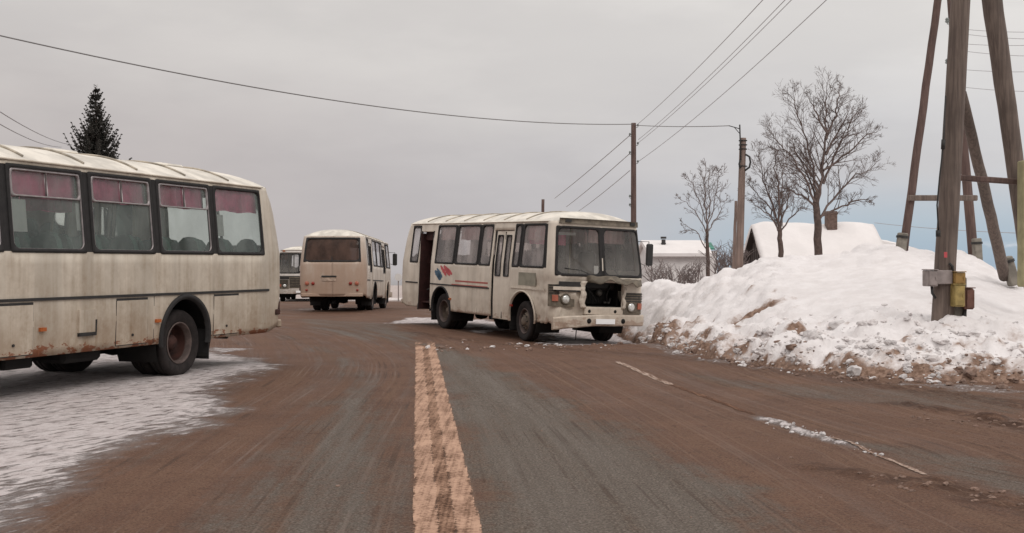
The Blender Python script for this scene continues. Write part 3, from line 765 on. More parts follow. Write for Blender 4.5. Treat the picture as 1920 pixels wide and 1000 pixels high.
        mb = MB(); mb.tube([(XF - .1, -.55, .5), (XF - .12, -.55, .14)], .012, 5); mb.obj('hanging_rod', M['black'], t)
        # crumpled skin edge before the front wheel
        # wipers
        mb = MB(); mb.tube([(XF + .06, -.15, 1.56), (XF + .02, -.55, 1.72), (XF - .02, -.98, 1.76)], .012, 5); mb.obj('wiper', M['dark'], t, True)
        # paper on windscreen, blurred notice
        mb = MB(); V, Fc = patch(sF(-.22), sF(-.10), 1.66, 1.84, -.03, 2, 1); mesh_obj('windshield_sticker', V, Fc, M['paper'], t)
        mb = MB(); mb.box((5.1, -.62, 2.56), (.02, .62, .07)); mb.obj('sun_strip', M['paper'], t)
        # curtains hanging inside the windscreen
        V = []; n = 30
        for k in range(n + 1):
            y = .08 + 1.02 * k / n; V += [(5.05 + .02 * math.sin(k * 1.5), y, 2.38), (5.05 + .02 * math.sin(k * 1.5), y, 2.72)]
        mesh_obj('curtain', V, [(2 * k, 2 * k + 2, 2 * k + 3, 2 * k + 1) for k in range(n)], M['curtaindull'], t, True)
        V = []
        for k in range(n + 1):
            y = -1.08 + 1.0 * k / n; V += [(4.3 + .02 * math.sin(k * 1.5), y, 2.30), (4.3 + .02 * math.sin(k * 1.5), y, 2.58)]
        mesh_obj('curtain', V, [(2 * k, 2 * k + 2, 2 * k + 3, 2 * k + 1) for k in range(n)], M['curtain'], t, True)
        # emblem and stripes on the right side
        mb = MB(); slab(mb, sR(.82), sR(2.62), 1.285, 1.325, 0, .004, 8); mb.obj('stripe', M['redstripe'], t)
        mb = MB(); slab(mb, sR(.62), sR(2.62), 1.20, 1.222, 0, .006, 8); mb.obj('stripe', M['redstripe'], t)
        def streak(x0, z0, x1, z1, w_, mat, nm='emblem'):
            V = []; n = 10; dx, dz = x1 - x0, z1 - z0; l = math.hypot(dx, dz); nx_, nz_ = -dz / l, dx / l
            for k in range(n + 1):
                u = k / n; ww = w_ * math.sin(math.pi * (.08 + .84 * u)) ** .7; j = .018 * math.sin(k * 2.4)
                for sg in (1, -1): V.append(surf(sR(x0 + dx * u + sg * nx_ * ww + j), z0 + dz * u + sg * nz_ * ww, .006))
            return mesh_obj(nm, V, [(2 * k, 2 * k + 1, 2 * k + 3, 2 * k + 2) for k in range(n)], M[mat], t)
        streak(-.08, 1.68, .30, 1.42, .055, 'redlogo'); streak(.12, 1.68, .52, 1.44, .075, 'redlogo'); streak(.34, 1.62, .64, 1.46, .045, 'redlogo')
        streak(-.30, 1.60, .06, 1.37, .055, 'bluelogo'); streak(-.42, 1.53, .0, 1.33, .08, 'bluelogo'); streak(-.25, 1.44, -.05, 1.31, .07, 'bluelogo')
        # grey primer panel behind the cab window
        mb = MB(); slab(mb, sR(4.15), sR(4.95), 1.32, 1.62, 0, .005, 6); mb.obj('primer_patch', M['primer'], t)
        mb = MB(); slab(mb, sR(3.80), sR(5.35), 1.235, 1.26, 0, .022, 10); mb.obj('side_crease', M[paint], t)
    mb = MB(); yq = .05; mb.box((XF + (.178 if damaged else .20), yq, .575), (.012, .52, .115)); mb.obj('number_plate', M['white'], t)
    # --- rear
    for sg in (-1, 1):
        p = surf(sB(sg * .93), 1.05, .01)
        mb = MB(); mb.lathe([(.075, 0), (.075, -.03), (.06, -.045), (0, -.05)], p, 'x', 18); mb.obj('tail_light', M['orange'], t, True)
        p = surf(sB(sg * .70), 1.05, .01)
        mb = MB(); mb.lathe([(.06, 0), (.06, -.03), (0, -.035)], p, 'x', 16); mb.obj('brake_light', M['red'], t, True)
        mb = MB(); p = surf(sB(sg * .95), .80, .01); mb.lathe([(.045, 0), (.045, -.02), (0, -.03)], p, 'x', 12); mb.obj('reflector', M['red'], t, True)
    mb = MB()
    p = surf(sB(0), 1.2, 0)
    mb.box((p.x - .008, .1, 1.205), (.02, .52, .125)); mb.obj('rear_number_plate', M['platedirty'], t)
    mb = MB(); mb.box((p.x - .02, .1, 1.31), (.05, .56, .06), bev=.012); mb.obj('plate_lamp', M['dark'], t)
    mb = MB(); mb.box((XR + .02, 0, .62), (.10, 2.30, .13), bev=.02); mb.obj('rear_bumper', M[paint], t)
    if detail > 0:
        mb = MB(); p = surf(sL(-2.55), .82, .0); mb.box(p, (.14, .05, .09), bev=.015); mb.tube([(p.x - .05, p.y, .86), (p.x - .10, p.y - .03, .98)], .02, 5); mb.obj('corner_lamp', M['rimrust'], t)
    # mirrors
    for sg in mirror_side:
        mb = MB(); mb.tube([(5.35, sg * 1.18, 2.45), (5.62, sg * 1.42, 2.46), (5.62, sg * 1.44, 1.86), (5.5, sg * 1.25, 1.95)], .012, 6); ar = mb.obj('mirror_arm', M['dark'], t, True)
        mb = MB(); mb.box((5.66, sg * 1.42, 2.15), (.07, .20, .52), bev=.03); mb.obj('mirror', M['dark'], ar)
    return t
M['primer'] = simple('grey_primer', (.29, .27, .215), .8, var=.25, scale=5)
M['platedirty'] = simple('dirty_plate', (.55, .42, .33), .7, var=.35, scale=7)

POSE = {1: ((-5.822, 17.119, .031), (R(-.04), R(.13), R(250.82))), 2: ((-.848, 31.97, -.112), (R(-1.89), R(1.25), R(-60.64))),
        3: ((-6.682, 46.514, -.148), (0, R(1.11), R(89.48))), 4: ((-12.5, 71.0, -.40), (0, 0, R(-83)))}
build_bus(*POSE[1], 'grimy cream bus with pink curtains, black wheel arch and rusty wheel, at far left', 'paint1', flare=True, mirror_side=())
build_bus(*POSE[2], 'crashed cream bus with torn open nose, bent bumper and open rear door beside the snowbank', 'paint2', damaged=True, door_open=True, glass='glassdusthaze', curtain='curtaindull', seat='seatgrey', rims=('rimgrey', 'rimgrey'))
build_bus(*POSE[3], 'white bus seen from behind, its rear panel caked in orange mud, driving away', 'paint3', detail=1, rear_glass='reardirty', mirror_side=(-1, 1), glass='glassdusthaze', curtain='curtaindull', seat='seatgrey')
build_bus(*POSE[4], 'white bus farthest away, facing the camera, half hidden behind the muddy bus', 'paint4', detail=1, mirror_side=(1,), glass='glassdusthaze', curtain='curtaindull', seat='seatgrey')

# ------------------------------------------------------------------ ground
def G(px, py):
    Y = 3520 / (py - 499.2); return ((px - 960) * Y / 2200, Y)
def bus_plane(k):
    (lx, ly, lz), (rx, ry, rz) = POSE[k]
    m = Matrix.Rotation(rz, 3, 'Z') @ Matrix.Rotation(ry, 3, 'Y') @ Matrix.Rotation(rx, 3, 'X')
    return m
def gz(x, y):
    """height of the road surface"""
    x = np.asarray(x, float); y = np.asarray(y, float)
    z = -.0045 * np.clip(y - 12, 0, 48) - .021 * np.clip(y - 58, 0, 2000) * sstep(y, 58, 64)
    for k in POSE:
        m = bus_plane(k); L = Vector(POSE[k][0]); n = m @ Vector((0, 0, 1)); ax = m @ Vector((1, 0, 0)); ay = m @ Vector((0, 1, 0))
        dx = x - L.x; dy = y - L.y; pz = L.z - (n.x * dx + n.y * dy) / n.z
        u = dx * ax.x + dy * ax.y; v = dx * ay.x + dy * ay.y
        du = np.maximum(np.maximum(-1.2 - u, u - 5.4), 0); dv = np.maximum(np.abs(v) - 1.3, 0); d = np.hypot(du, dv)
        w = 1 - sstep(d, 0, 2.6)
        z = z * (1 - w) + (pz + .004) * w
    return z
def smooth_curve(P, n=10):
    P = [np.array(p, float) for p in P]; P = [2 * P[0] - P[1]] + P + [2 * P[-1] - P[-2]]; o = []
    for i in range(1, len(P) - 2):
        for k in range(n):
            t = k / n; a, b, c, d = P[i - 1:i + 3]
            o.append(.5 * (2 * b + (c - a) * t + (2 * a - 5 * b + 4 * c - d) * t * t + (3 * b - a - 3 * c + d) * t ** 3))
    o.append(P[-2]); return np.array(o)
def curve_uv(P, x, y):
    best = np.full(x.shape, 1e9); U = np.zeros_like(x); Vv = np.zeros_like(x); L = 0
    for i in range(len(P) - 1):
        a, b = P[i], P[i + 1]; d = b - a; l = np.hypot(*d); 
        t = ((x - a[0]) * d[0] + (y - a[1]) * d[1]) / l ** 2
        lo = -1e9 if i == 0 else 0; hi = 1e9 if i == len(P) - 2 else 1
        t = np.clip(t, lo, hi); ex = x - a[0] - t * d[0]; ey = y - a[1] - t * d[1]; q = np.hypot(ex, ey)
        s = np.sign(ex * d[1] - ey * d[0]); m = q < best
        best = np.where(m, q, best); U = np.where(m, q * s, U); Vv = np.where(m, L + t * l, Vv); L += l
    return U, Vv
def poly_sd(P, x, y):
    """signed distance to polygon, positive inside"""
    P = np.array(P, float); d = np.full(x.shape, 1e9); ins = np.zeros(x.shape, bool); n = len(P)
    for i in range(n):
        a, b = P[i], P[(i + 1) % n]; e = b - a; t = np.clip(((x - a[0]) * e[0] + (y - a[1]) * e[1]) / (e @ e + 1e-12), 0, 1)
        d = np.minimum(d, np.hypot(x - a[0] - t * e[0], y - a[1] - t * e[1]))
        c = ((a[1] <= y) & (y < b[1])) | ((b[1] <= y) & (y < a[1]))
        with np.errstate(divide='ignore', invalid='ignore'): xi = a[0] + (y - a[1]) / (b[1] - a[1]) * e[0]
        ins ^= c & (x < xi)
    return np.where(ins, d, -d)
GP = lambda L: [G(*p) for p in L]
C1 = smooth_curve(GP([(250, 1080), (480, 860), (600, 755), (660, 700), (655, 660), (590, 622), (480, 600), (300, 588)]))
C2 = smooth_curve(GP([(1060, 1080), (930, 800), (850, 690), (800, 640), (735, 605), (640, 585)]))
C3 = smooth_curve(GP([(2300, 1010), (1720, 885), (1600, 838), (1440, 788), (1240, 712), (1158, 675), (1000, 645), (800, 612), (640, 590)]))
SNOWL = GP([(-80, 1080), (40, 1000), (150, 942), (265, 874), (365, 810), (465, 768), (440, 738), (490, 706), (556, 685), (500, 674), (450, 662), (400, 645), (330, 628), (180, 610)]) + [(-14, 24), (-30, 16), (-30, 3), (-5, 3)]
def yfoot(p): return np.interp(p, [700, 1000, 1100, 1190, 1215, 1260, 1350, 1450, 1600, 1700, 1920, 2400, 3400], [60, 42, 33.5, 28.2, 26.2, 23.4, 20.4, 18.7, 17.2, 16.8, 16.2, 15.6, 15.0])
def masks(x, y):
    n = fbm(x * 1.3, y * 1.3, 11) - .5; n2 = fbm(x * 5, y * 5, 21) - .5
    sd = poly_sd(SNOWL, x, y) + n * .9 + n2 * .35
    snow = sstep(sd, -.35, .75)
    # trodden snow patches far up the road and under the crashed bus
    for P, k in ((GP([(705, 600), (770, 587), (840, 590), (1000, 600), (960, 614), (820, 607)]), 1.0), (GP([(870, 604), (930, 598), (960, 610), (900, 616)]), 1.0), (GP([(990, 606), (1190, 604), (1200, 632), (1040, 634)]), 1.0), (GP([(1700, 722), (1925, 716), (1925, 742), (1830, 738)]), .55), (GP([(1180, 640), (1300, 630), (1500, 690), (1340, 684)]), .5),
                 (GP([(540, 572), (640, 562), (640, 574), (560, 580)]), .5), (GP([(380, 640), (450, 650), (420, 668), (370, 668)]), .8)):
        snow = np.maximum(snow, k * sstep(poly_sd(P, x, y) + n * 1.6 + n2 * .5, -.05, .35))
    # snow left along the edge line
    u, v = curve_uv(C3, x, y)
    al = sstep(y, 10.0, 10.5) * (1 - sstep(y, 12.0, 12.8))
    snow = np.maximum(snow, al * (1 - sstep(np.abs(u + .02) + n2 * .18, .03, .16)) * .95)
    mud = np.full(x.shape, .85)
    for P, k, sf in ((GP([(560, 628), (640, 655), (690, 700), (745, 780), (775, 880), (778, 1060), (300, 1060), (450, 900), (560, 790), (630, 715), (615, 668), (520, 620)]), .62, .5),
                 (GP([(785, 632), (900, 664), (1050, 735), (1260, 835), (1480, 950), (1640, 1060), (880, 1080), (850, 850)]), .92, .55),
                 (GP([(1230, 690), (1480, 716), (1920, 742), (1920, 775), (1600, 757), (1330, 722)]), .45, .3), (GP([(1560, 822), (1920, 862), (1980, 940), (1760, 890)]), .6, .25),
                 (GP([(560, 590), (720, 600), (800, 625), (770, 650), (640, 625), (560, 610)]), .5, .4)):
        mud = mud * (1 - k * sstep(poly_sd(P, x, y) + n * .8, -sf * .5, sf))
    p = 960 + 2200 * x / np.maximum(y, .5)
    df = yfoot(p) - y
    mud = np.maximum(mud, (1 - sstep(df, .1, 1.2)) * .95 * (p > 1190))
    far = sstep(y, 62, 72)
    snow = np.maximum(snow, far); snow = np.maximum(snow, sstep(-x, 16, 20)); snow = np.maximum(snow, sstep(x - 22, 0, 3) )
    snow = np.maximum(snow, (df < -1.5) * (p > 1150) * 1.0)
    return snow, mud
K1 = smooth_curve(GP([(1640, 752), (1740, 766), (1820, 778), (1900, 798), (2100, 850)]))
K2 = smooth_curve(GP([(1480, 868), (1640, 895), (1760, 912), (1900, 950), (2200, 1040)]))
K3 = smooth_curve(GP([(760, 618), (900, 634), (1060, 650), (1250, 664), (1450, 692)]))
def churn_at(x, y):
    c = 0
    for K, w, k in ((K1, .30, 1.0), (K2, .26, .8), (K3, .45, .6)):
        u, v = curve_uv(K, x, y); on = sstep(v, -.05, .4); c = np.maximum(c, k * on * (1 - sstep(np.abs(u) + .25 * (fbm(x * 3, y * 3, 101) - .5), w * .3, w)))
    return c * (y < 30)
def disp(x, y, snow, mud):
    u1, v1 = curve_uv(C1, x, y); u3, v3 = curve_uv(C3, x, y)
    near = 1 - sstep(y, 30, 60)
    z = snow * (.012 + .03 * (fbm(x * 2.2, y * 1.1, 31) - .3) + .018 * clumps(x, y, .35, 5, .35)) * near
    z = z + mud * near * (.016 * (fbm(u3 * 5, v3 * .6, 41) - .5) + .008 * (fbm(x * 9, y * 9, 43) - .5))
    ch = churn_at(x, y); z = z + ch * (.045 * clumps(x, y, .16, 17, .75) + .05 * clumps(x, y, .3, 18, .5) + .02 * (fbm(x * 14, y * 14, 103) - .5))
    # churned ridges of mud on the far side of the edge line
    rg = sstep(u3, .9, 1.5) * (1 - sstep(u3, 3.4, 4.4)) * (x > 1.5)
    z = z + rg * mud * (.035 * (fbm(u3 * 4, v3 * 1.2, 51) - .45) + .03 * clumps(x, y, .22, 8, .3) * sstep(fbm(u3 * 1.2, v3 * .25, 55), .5, .65))
    return z
def grid_mesh(name, X, Y, zf, mats, uv=None, attrs=None):
    nx, ny = X.shape[1], X.shape[0]
    V = np.stack([X, Y, zf], -1).reshape(-1, 3)
    idx = np.arange(nx * ny).reshape(ny, nx)
    Fc = np.stack([idx[:-1, :-1], idx[:-1, 1:], idx[1:, 1:], idx[1:, :-1]], -1).reshape(-1, 4)
    me = bpy.data.meshes.new(name); me.vertices.add(len(V)); me.vertices.foreach_set('co', V.ravel())
    me.loops.add(Fc.size); me.loops.foreach_set('vertex_index', Fc.ravel().astype(np.int32))
    me.polygons.add(len(Fc)); me.polygons.foreach_set('loop_start', (np.arange(len(Fc)) * 4).astype(np.int32))
    me.polygons.foreach_set('loop_total', np.full(len(Fc), 4, np.int32)) if hasattr(me.polygons[0], 'loop_total') and False else None
    me.polygons.foreach_set('use_smooth', np.ones(len(Fc), bool))
    me.update(calc_edges=True); me.validate()
    for k, a in (uv or {}).items():
        l = me.uv_layers.new(name=k); l.data.foreach_set('uv', np.stack([a[0].ravel()[Fc.ravel()], a[1].ravel()[Fc.ravel()]], -1).ravel())
    for k, a in (attrs or {}).items():
        at = me.attributes.new(k, 'FLOAT', 'POINT'); at.data.foreach_set('value', a.ravel().astype(np.float32))
    me.materials.append(mats)
    o = bpy.data.objects.new(name, me); COL.objects.link(o); return o
def attr(nt, n): a = N(nt, 'ShaderNodeAttribute'); a.attribute_name = n; return a.outputs['Fac']
def uvn(nt, n): a = N(nt, 'ShaderNodeUVMap'); a.uv_map = n; return a.outputs[0]
def ground_mat():
    m, nt, b = newmat('mud_snow_asphalt')
    o = objco(nt)
    wA, wB = attr(nt, 'wA'), attr(nt, 'wB')
    def tracks(scale_u, scale_v, det=5):
        a = noise(nt, vmul(nt, uvn(nt, 'A'), (scale_u, scale_v, 1)), 1, det, .6); bb = noise(nt, vmul(nt, uvn(nt, 'B'), (scale_u, scale_v, 1)), 1, det, .6); c = noise(nt, vmul(nt, uvn(nt, 'C'), (scale_u, scale_v, 1)), 1, det, .6)
        r = mth(nt, 'ADD', mth(nt, 'MULTIPLY', a, wA), mth(nt, 'MULTIPLY', bb, wB))
        wc = mth(nt, 'SUBTRACT', 1, mth(nt, 'ADD', wA, wB), clamp=True)
        return mth(nt, 'ADD', r, mth(nt, 'MULTIPLY', c, wc))
    t1 = tracks(3.0, .16, 4); t2 = tracks(15, .22, 2); t3 = tracks(19, .06, 1); gr2 = noise(nt, o, 21, 5, .7)
    grit = noise(nt, o, 55, 4, .7); med = noise(nt, o, 6, 6, .62); big = noise(nt, o, .9, 4, .6)
    mud = attr(nt, 'mud'); snow = attr(nt, 'snow')
    mf = mth(nt, 'ADD', mud, mth(nt, 'MULTIPLY', mth(nt, 'SUBTRACT', t1, .5), mth(nt, 'ADD', .6, mth(nt, 'MULTIPLY', wA, 1.2))))
    mf = mth(nt, 'ADD', mf, mth(nt, 'MULTIPLY', mth(nt, 'SUBTRACT', t2, .5), .55))
    mf = mth(nt, 'ADD', mf, mth(nt, 'ADD', mth(nt, 'MULTIPLY', mth(nt, 'SUBTRACT', med, .5), .9), mth(nt, 'MULTIPLY', mth(nt, 'SUBTRACT', gr2, .5), .8)))
    mf = ramp(nt, mf, .05, .85)
    asp = mix(nt, ramp(nt, mth(nt, 'ADD', mth(nt, 'MULTIPLY', t2, .4), mth(nt, 'MULTIPLY', med, .6)), .36, .64), (.138, .112, .091), (.200, .165, .136))
    asp = mix(nt, ramp(nt, grit, .42, .62), mix(nt, ramp(nt, gr2, .4, .66), asp, (.112, .089, .072)), (.075, .058, .046))
    asp = mix(nt, ramp(nt, grit, .46, .34), asp, (.23, .195, .165))
    mc = mix(nt, ramp(nt, big, .3, .7), (.168, .088, .056), (.122, .062, .040))
    mc = mix(nt, ramp(nt, t1, .45, .75), mc, (.180, .108, .074))
    mc = mix(nt, ramp(nt, grit, .45, .72), mc, (.058, .032, .022))
    mc = mix(nt, mth(nt, 'MULTIPLY', ramp(nt, med, .55, .72), .5), mc, (.058, .031, .021))
    mc = mix(nt, mth(nt, 'MULTIPLY', ramp(nt, gr2, .48, .7), .6), mc, (.075, .041, .028))
    mc = mix(nt, mth(nt, 'MULTIPLY', ramp(nt, grit, .45, .33), .7), mc, (.23, .15, .11))
    c = mix(nt, mf, asp, mc)
    c = mix(nt, mth(nt, 'MULTIPLY', attr(nt, 'churn'), ramp(nt, med, .3, .6)), c, (.060, .030, .019))
    c = mix(nt, mth(nt, 'MULTIPLY', mth(nt, 'MULTIPLY', mth(nt, 'MULTIPLY', ramp(nt, t3, .56, .68), mth(nt, 'MULTIPLY', wA, ramp(nt, noise(nt, o, .55, 3), .40, .62))), .60), ramp(nt, gr2, .3, .65)), c, (.24, .185, .155))
    c = mix(nt, mth(nt, 'MULTIPLY', mth(nt, 'MULTIPLY', ramp(nt, t3, .44, .36), ramp(nt, noise(nt, o, .7, 4), .45, .62)), .5), c, (.055, .033, .023))
    c = mix(nt, mth(nt, 'MULTIPLY', mth(nt, 'MULTIPLY', ramp(nt, t3, .56, .66), mth(nt, 'SUBTRACT', 1, wA)), mth(nt, 'MULTIPLY', mud, .30)), c, (.24, .165, .12))
    # white salt rime and trodden ice
    sn = mth(nt, 'ADD', snow, mth(nt, 'MULTIPLY', mth(nt, 'SUBTRACT', noise(nt, vmul(nt, uvn(nt, 'S'), (1.5, 5.0, 1)), 2.2, 8, .72), .5), 3.0))
    sn = mth(nt, 'ADD', sn, mth(nt, 'MULTIPLY', mth(nt, 'SUBTRACT', grit, .5), .25))
    sn = mth(nt, 'MULTIPLY', ramp(nt, sn, .50, .95), ramp(nt, snow, .0, .5))
    snc = mix(nt, ramp(nt, med, .3, .75), (.62, .565, .555), (.47, .41, .40))
    icy = mix(nt, ramp(nt, med, .3, .7), (.150, .122, .113), (.25, .215, .20))
    c = mix(nt, mth(nt, 'MULTIPLY', ramp(nt, snow, .15, .8), .8), c, icy)
    c = mix(nt, sn, c, snc)
    far = attr(nt, 'far'); c = mix(nt, far, c, mix(nt, ramp(nt, big, .35, .6), (.52, .46, .44), (.38, .31, .28)))
    setin(nt, b.inputs['Base Color'], c)
    b.inputs['Specular IOR Level'].default_value = .16
    setin(nt, b.inputs['Roughness'], ramp(nt, t1, .3, .7, .6, .9))
    h = mth(nt, 'ADD', mth(nt, 'MULTIPLY', grit, .6), mth(nt, 'ADD', mth(nt, 'ADD', mth(nt, 'MULTIPLY', t2, .5), mth(nt, 'MULTIPLY', gr2, 1.0)), mth(nt, 'MULTIPLY', sn, .9)))
    h = mth(nt, 'ADD', h, mth(nt, 'MULTIPLY', med, mth(nt, 'ADD', .4, mf)))
    setin(nt, b.inputs['Normal'], bump(nt, h, .9, .022))
    return m
def axis_steps(lo, hi, f):
    o = [lo]
    while o[-1] < hi: o.append(o[-1] + f(o[-1]))
    return np.array(o)
ys = axis_steps(4.0, 75, lambda v: max(.045, .0065 * v)); ys = np.concatenate([ys, axis_steps(ys[-1] + 2, 2500, lambda v: .08 * v)])
xr_ = axis_steps(0, 9, lambda v: .055); xr_ = np.concatenate([xr_, axis_steps(xr_[-1] + .1, 1500, lambda v: .1 + .03 * (v - 9) if v < 30 else .12 * v)])
xs = np.concatenate([-xr_[:0:-1], xr_])
X, Y = np.meshgrid(xs, ys)
sn_, mu_ = masks(X, Y)
Z = gz(X, Y) + disp(X, Y, sn_, mu_)
def mound_drop(x, y):
    p = 960 + 2200 * x / np.maximum(y, .5)
    return -.9 * sstep(y, 34, 44) * sstep(p, 1150, 1260) * (y < 3000)
Z = Z + mound_drop(X, Y)
u1, v1 = curve_uv(C1, X, Y); u2, v2 = curve_uv(C2, X, Y); u3, v3 = curve_uv(C3, X, Y)
d1, d2, d3 = np.abs(u1), np.abs(u2), np.abs(u3)
cl = (X - (-.385 - .0816 * (Y - 7.03)))       # offset from the centre line
wA = 1 - sstep(cl, -.5, .3); edge = sstep(u3, -1.2, -.2); wB = (1 - wA) * (1 - edge)
# frame for the smeared snow: along the direction the buses turn
ang = R(64); uS = X * math.cos(ang) + Y * math.sin(ang); vS = -X * math.sin(ang) + Y * math.cos(ang)
far = np.maximum(sstep(Y, 64, 74), np.maximum(sstep(-X, 18, 24), sstep(X, 16, 22)))
MG = ground_mat()
g = grid_mesh('ground', X, Y, Z, MG, {'A': (u1, v1), 'B': (u2, v2), 'C': (u3, v3), 'S': (uS, vS)}, {'snow': sn_, 'mud': mu_, 'wA': wA, 'wB': wB, 'far': far, 'churn': churn_at(X, Y)})
tag(g, kind='structure')
def gsurf(x, y):
    x = np.asarray(x, float); y = np.asarray(y, float); s, m_ = masks(x, y); return gz(x, y) + disp(x, y, s, m_)

# ------------------------------------------------------------------ lane markings
def line_mat(name, c1, c2, lo, hi, dirtc):
    m, nt, b = newmat(name); o = objco(nt)
    sp = N(nt, 'ShaderNodeSeparateXYZ'); nt.links.new(o, sp.inputs[0])
    n = noise(nt, vmul(nt, o, (.8, 1.0, 1)), 36, 6, .78); big = noise(nt, vmul(nt, o, (1, .5, 1)), 3.5, 4, .6); st = noise(nt, vmul(nt, o, (30, .8, 1)), 1, 4, .6)
    f = mth(nt, 'ADD', mth(nt, 'MULTIPLY', n, .55), mth(nt, 'ADD', mth(nt, 'MULTIPLY', big, .25), mth(nt, 'MULTIPLY', st, .30)))
    c = mix(nt, ramp(nt, big, .3, .7), c1, c2)
    c = mix(nt, ramp(nt, f, lo, hi), c, dirtc)
    e = attr(nt, 'edge'); al = mth(nt, 'ADD', f, mth(nt, 'MULTIPLY', ramp(nt, e, .6, 1.0), .12))
    setin(nt, b.inputs['Alpha'], ramp(nt, al, hi - .01, hi + .07, 1.0, .0))
    setin(nt, b.inputs['Base Color'], c); b.inputs['Roughness'].default_value = .9; b.inputs['Specular IOR Level'].default_value = .15
    setin(nt, b.inputs['Normal'], bump(nt, n, .35, .004)); return m
ML = line_mat('worn_marking_paint', (.48, .305, .215), (.38, .235, .165), .50, .63, (.185, .105, .068))
MS = line_mat('stained_marking_gap', (.38, .235, .16), (.30, .175, .115), .47, .60, (.14, .075, .047))
ME = line_mat('edge_marking_paint', (.47, .37, .31), (.40, .30, .25), .48, .60, (.15, .085, .055))
ME2 = line_mat('faded_edge_marking', (.25, .15, .10), (.20, .115, .075), .42, .54, (.12, .056, .032))
def strip(name, P, w, lift, mat, jag=.0):
    P = np.array(P); D = np.gradient(P, axis=0); D /= np.hypot(D[:, 0], D[:, 1])[:, None]; Nn = np.stack([D[:, 1], -D[:, 0]], 1)
    k = 9; V = []; rows = len(P); EA = []
    for i in range(rows):
        e = w / 2 + jag * (vnoise(np.array([i * .37]), np.array([1.0]), 3)[0] - .5); e2 = w / 2 + jag * (vnoise(np.array([i * .41]), np.array([7.0]), 5)[0] - .5)
        for j in range(k):
            q = P[i] + Nn[i] * (-e + (e + e2) * j / (k - 1)); V.append(q); EA.append(max(abs(j / (k - 1) - .5) * 2, sstep(P[i][1], 23.0, 26.0) * 1.6 if 'edge' not in name else 0))
    V = np.array(V); z = gsurf(V[:, 0], V[:, 1]) + lift
    Fc = [(i * k + j, i * k + j + 1, (i + 1) * k + j + 1, (i + 1) * k + j) for i in range(rows - 1) for j in range(k - 1)]
    o = mesh_obj(name, np.column_stack([V, z]), Fc, mat, None, True); at = o.data.attributes.new('edge', 'FLOAT', 'POINT'); at.data.foreach_set('value', np.array(EA, dtype=np.float32)); tag(o, kind='structure'); return o
tt = np.linspace(0, 1, 420); y_ = 4.2 + tt * (25.6 - 4.2); cx = -.385 - .0816 * (y_ - 7.03)
strip('lane_marking', np.stack([cx - .128, y_], 1), .165, .006, ML, .012)
strip('lane_marking', np.stack([cx + .128, y_], 1), .165, .006, ML, .012)
strip('lane_marking_gap', np.stack([cx[:-12], y_[:-12]], 1), .13, .005, MS, .006)
E3 = smooth_curve(GP([(1900, 968), (1720, 885), (1600, 838), (1500, 808), (1440, 788), (1340, 750), (1240, 712), (1158, 675)]), 40)
strip('edge_marking', E3[232:], .12, .006, ME, .02); strip('edge_marking', E3[172:233], .11, .006, ME2, .03); strip('edge_marking', E3[36:96], .055, .006, ME, .015)


# ------------------------------------------------------------------ snow bank
def snow_mat():
    m, nt, b = newmat('snow_with_road_dirt'); o = objco(nt)
    dirt = attr(nt, 'dirt'); n = noise(nt, o, 2.4, 6, .62); f = noise(nt, o, 12, 6, .65); q = noise(nt, o, 38, 4, .6)
    c = mix(nt, ramp(nt, n, .3, .7), (.78, .745, .74), (.70, .66, .65))
    d = mth(nt, 'ADD', dirt, mth(nt, 'ADD', mth(nt, 'MULTIPLY', mth(nt, 'SUBTRACT', n, .5), 1.0), mth(nt, 'MULTIPLY', mth(nt, 'SUBTRACT', f, .5), 1.1)))
    c = mix(nt, mth(nt, 'MULTIPLY', ramp(nt, d, .15, .65), .55), c, (.42, .335, .295))
    c = mix(nt, ramp(nt, d, .50, .95), c, mix(nt, ramp(nt, f, .35, .65), (.13, .076, .052), (.30, .20, .15)))
    setin(nt, b.inputs['Base Color'], c); b.inputs['Roughness'].default_value = .8; b.inputs['Specular IOR Level'].default_value = .2
    b.inputs['Subsurface Weight'].default_value = 0
    h = mth(nt, 'ADD', mth(nt, 'MULTIPLY', f, .8), mth(nt, 'MULTIPLY', q, .35))
    setin(nt, b.inputs['Normal'], bump(nt, h, .7, .035)); return m
MSN = snow_mat()
def crest(p): return np.interp(p, [1000, 1100, 1200, 1300, 1380, 1440, 1500, 1560, 1640, 1700, 1760, 1830, 1890, 1960, 2100, 2400, 3400], [.45, .65, 1.02, 1.12, 1.48, 1.76, 1.80, 1.84, 2.0, 2.02, 1.86, 1.78, 1.42, 1.25, 1.35, 1.4, 1.2])
def ycrest(p): return np.interp(p, [1000, 1200, 1300, 1450, 1700, 1830, 1920, 2400, 3400], [50, 33.5, 30, 28.5, 28, 26.5, 25, 24, 23])
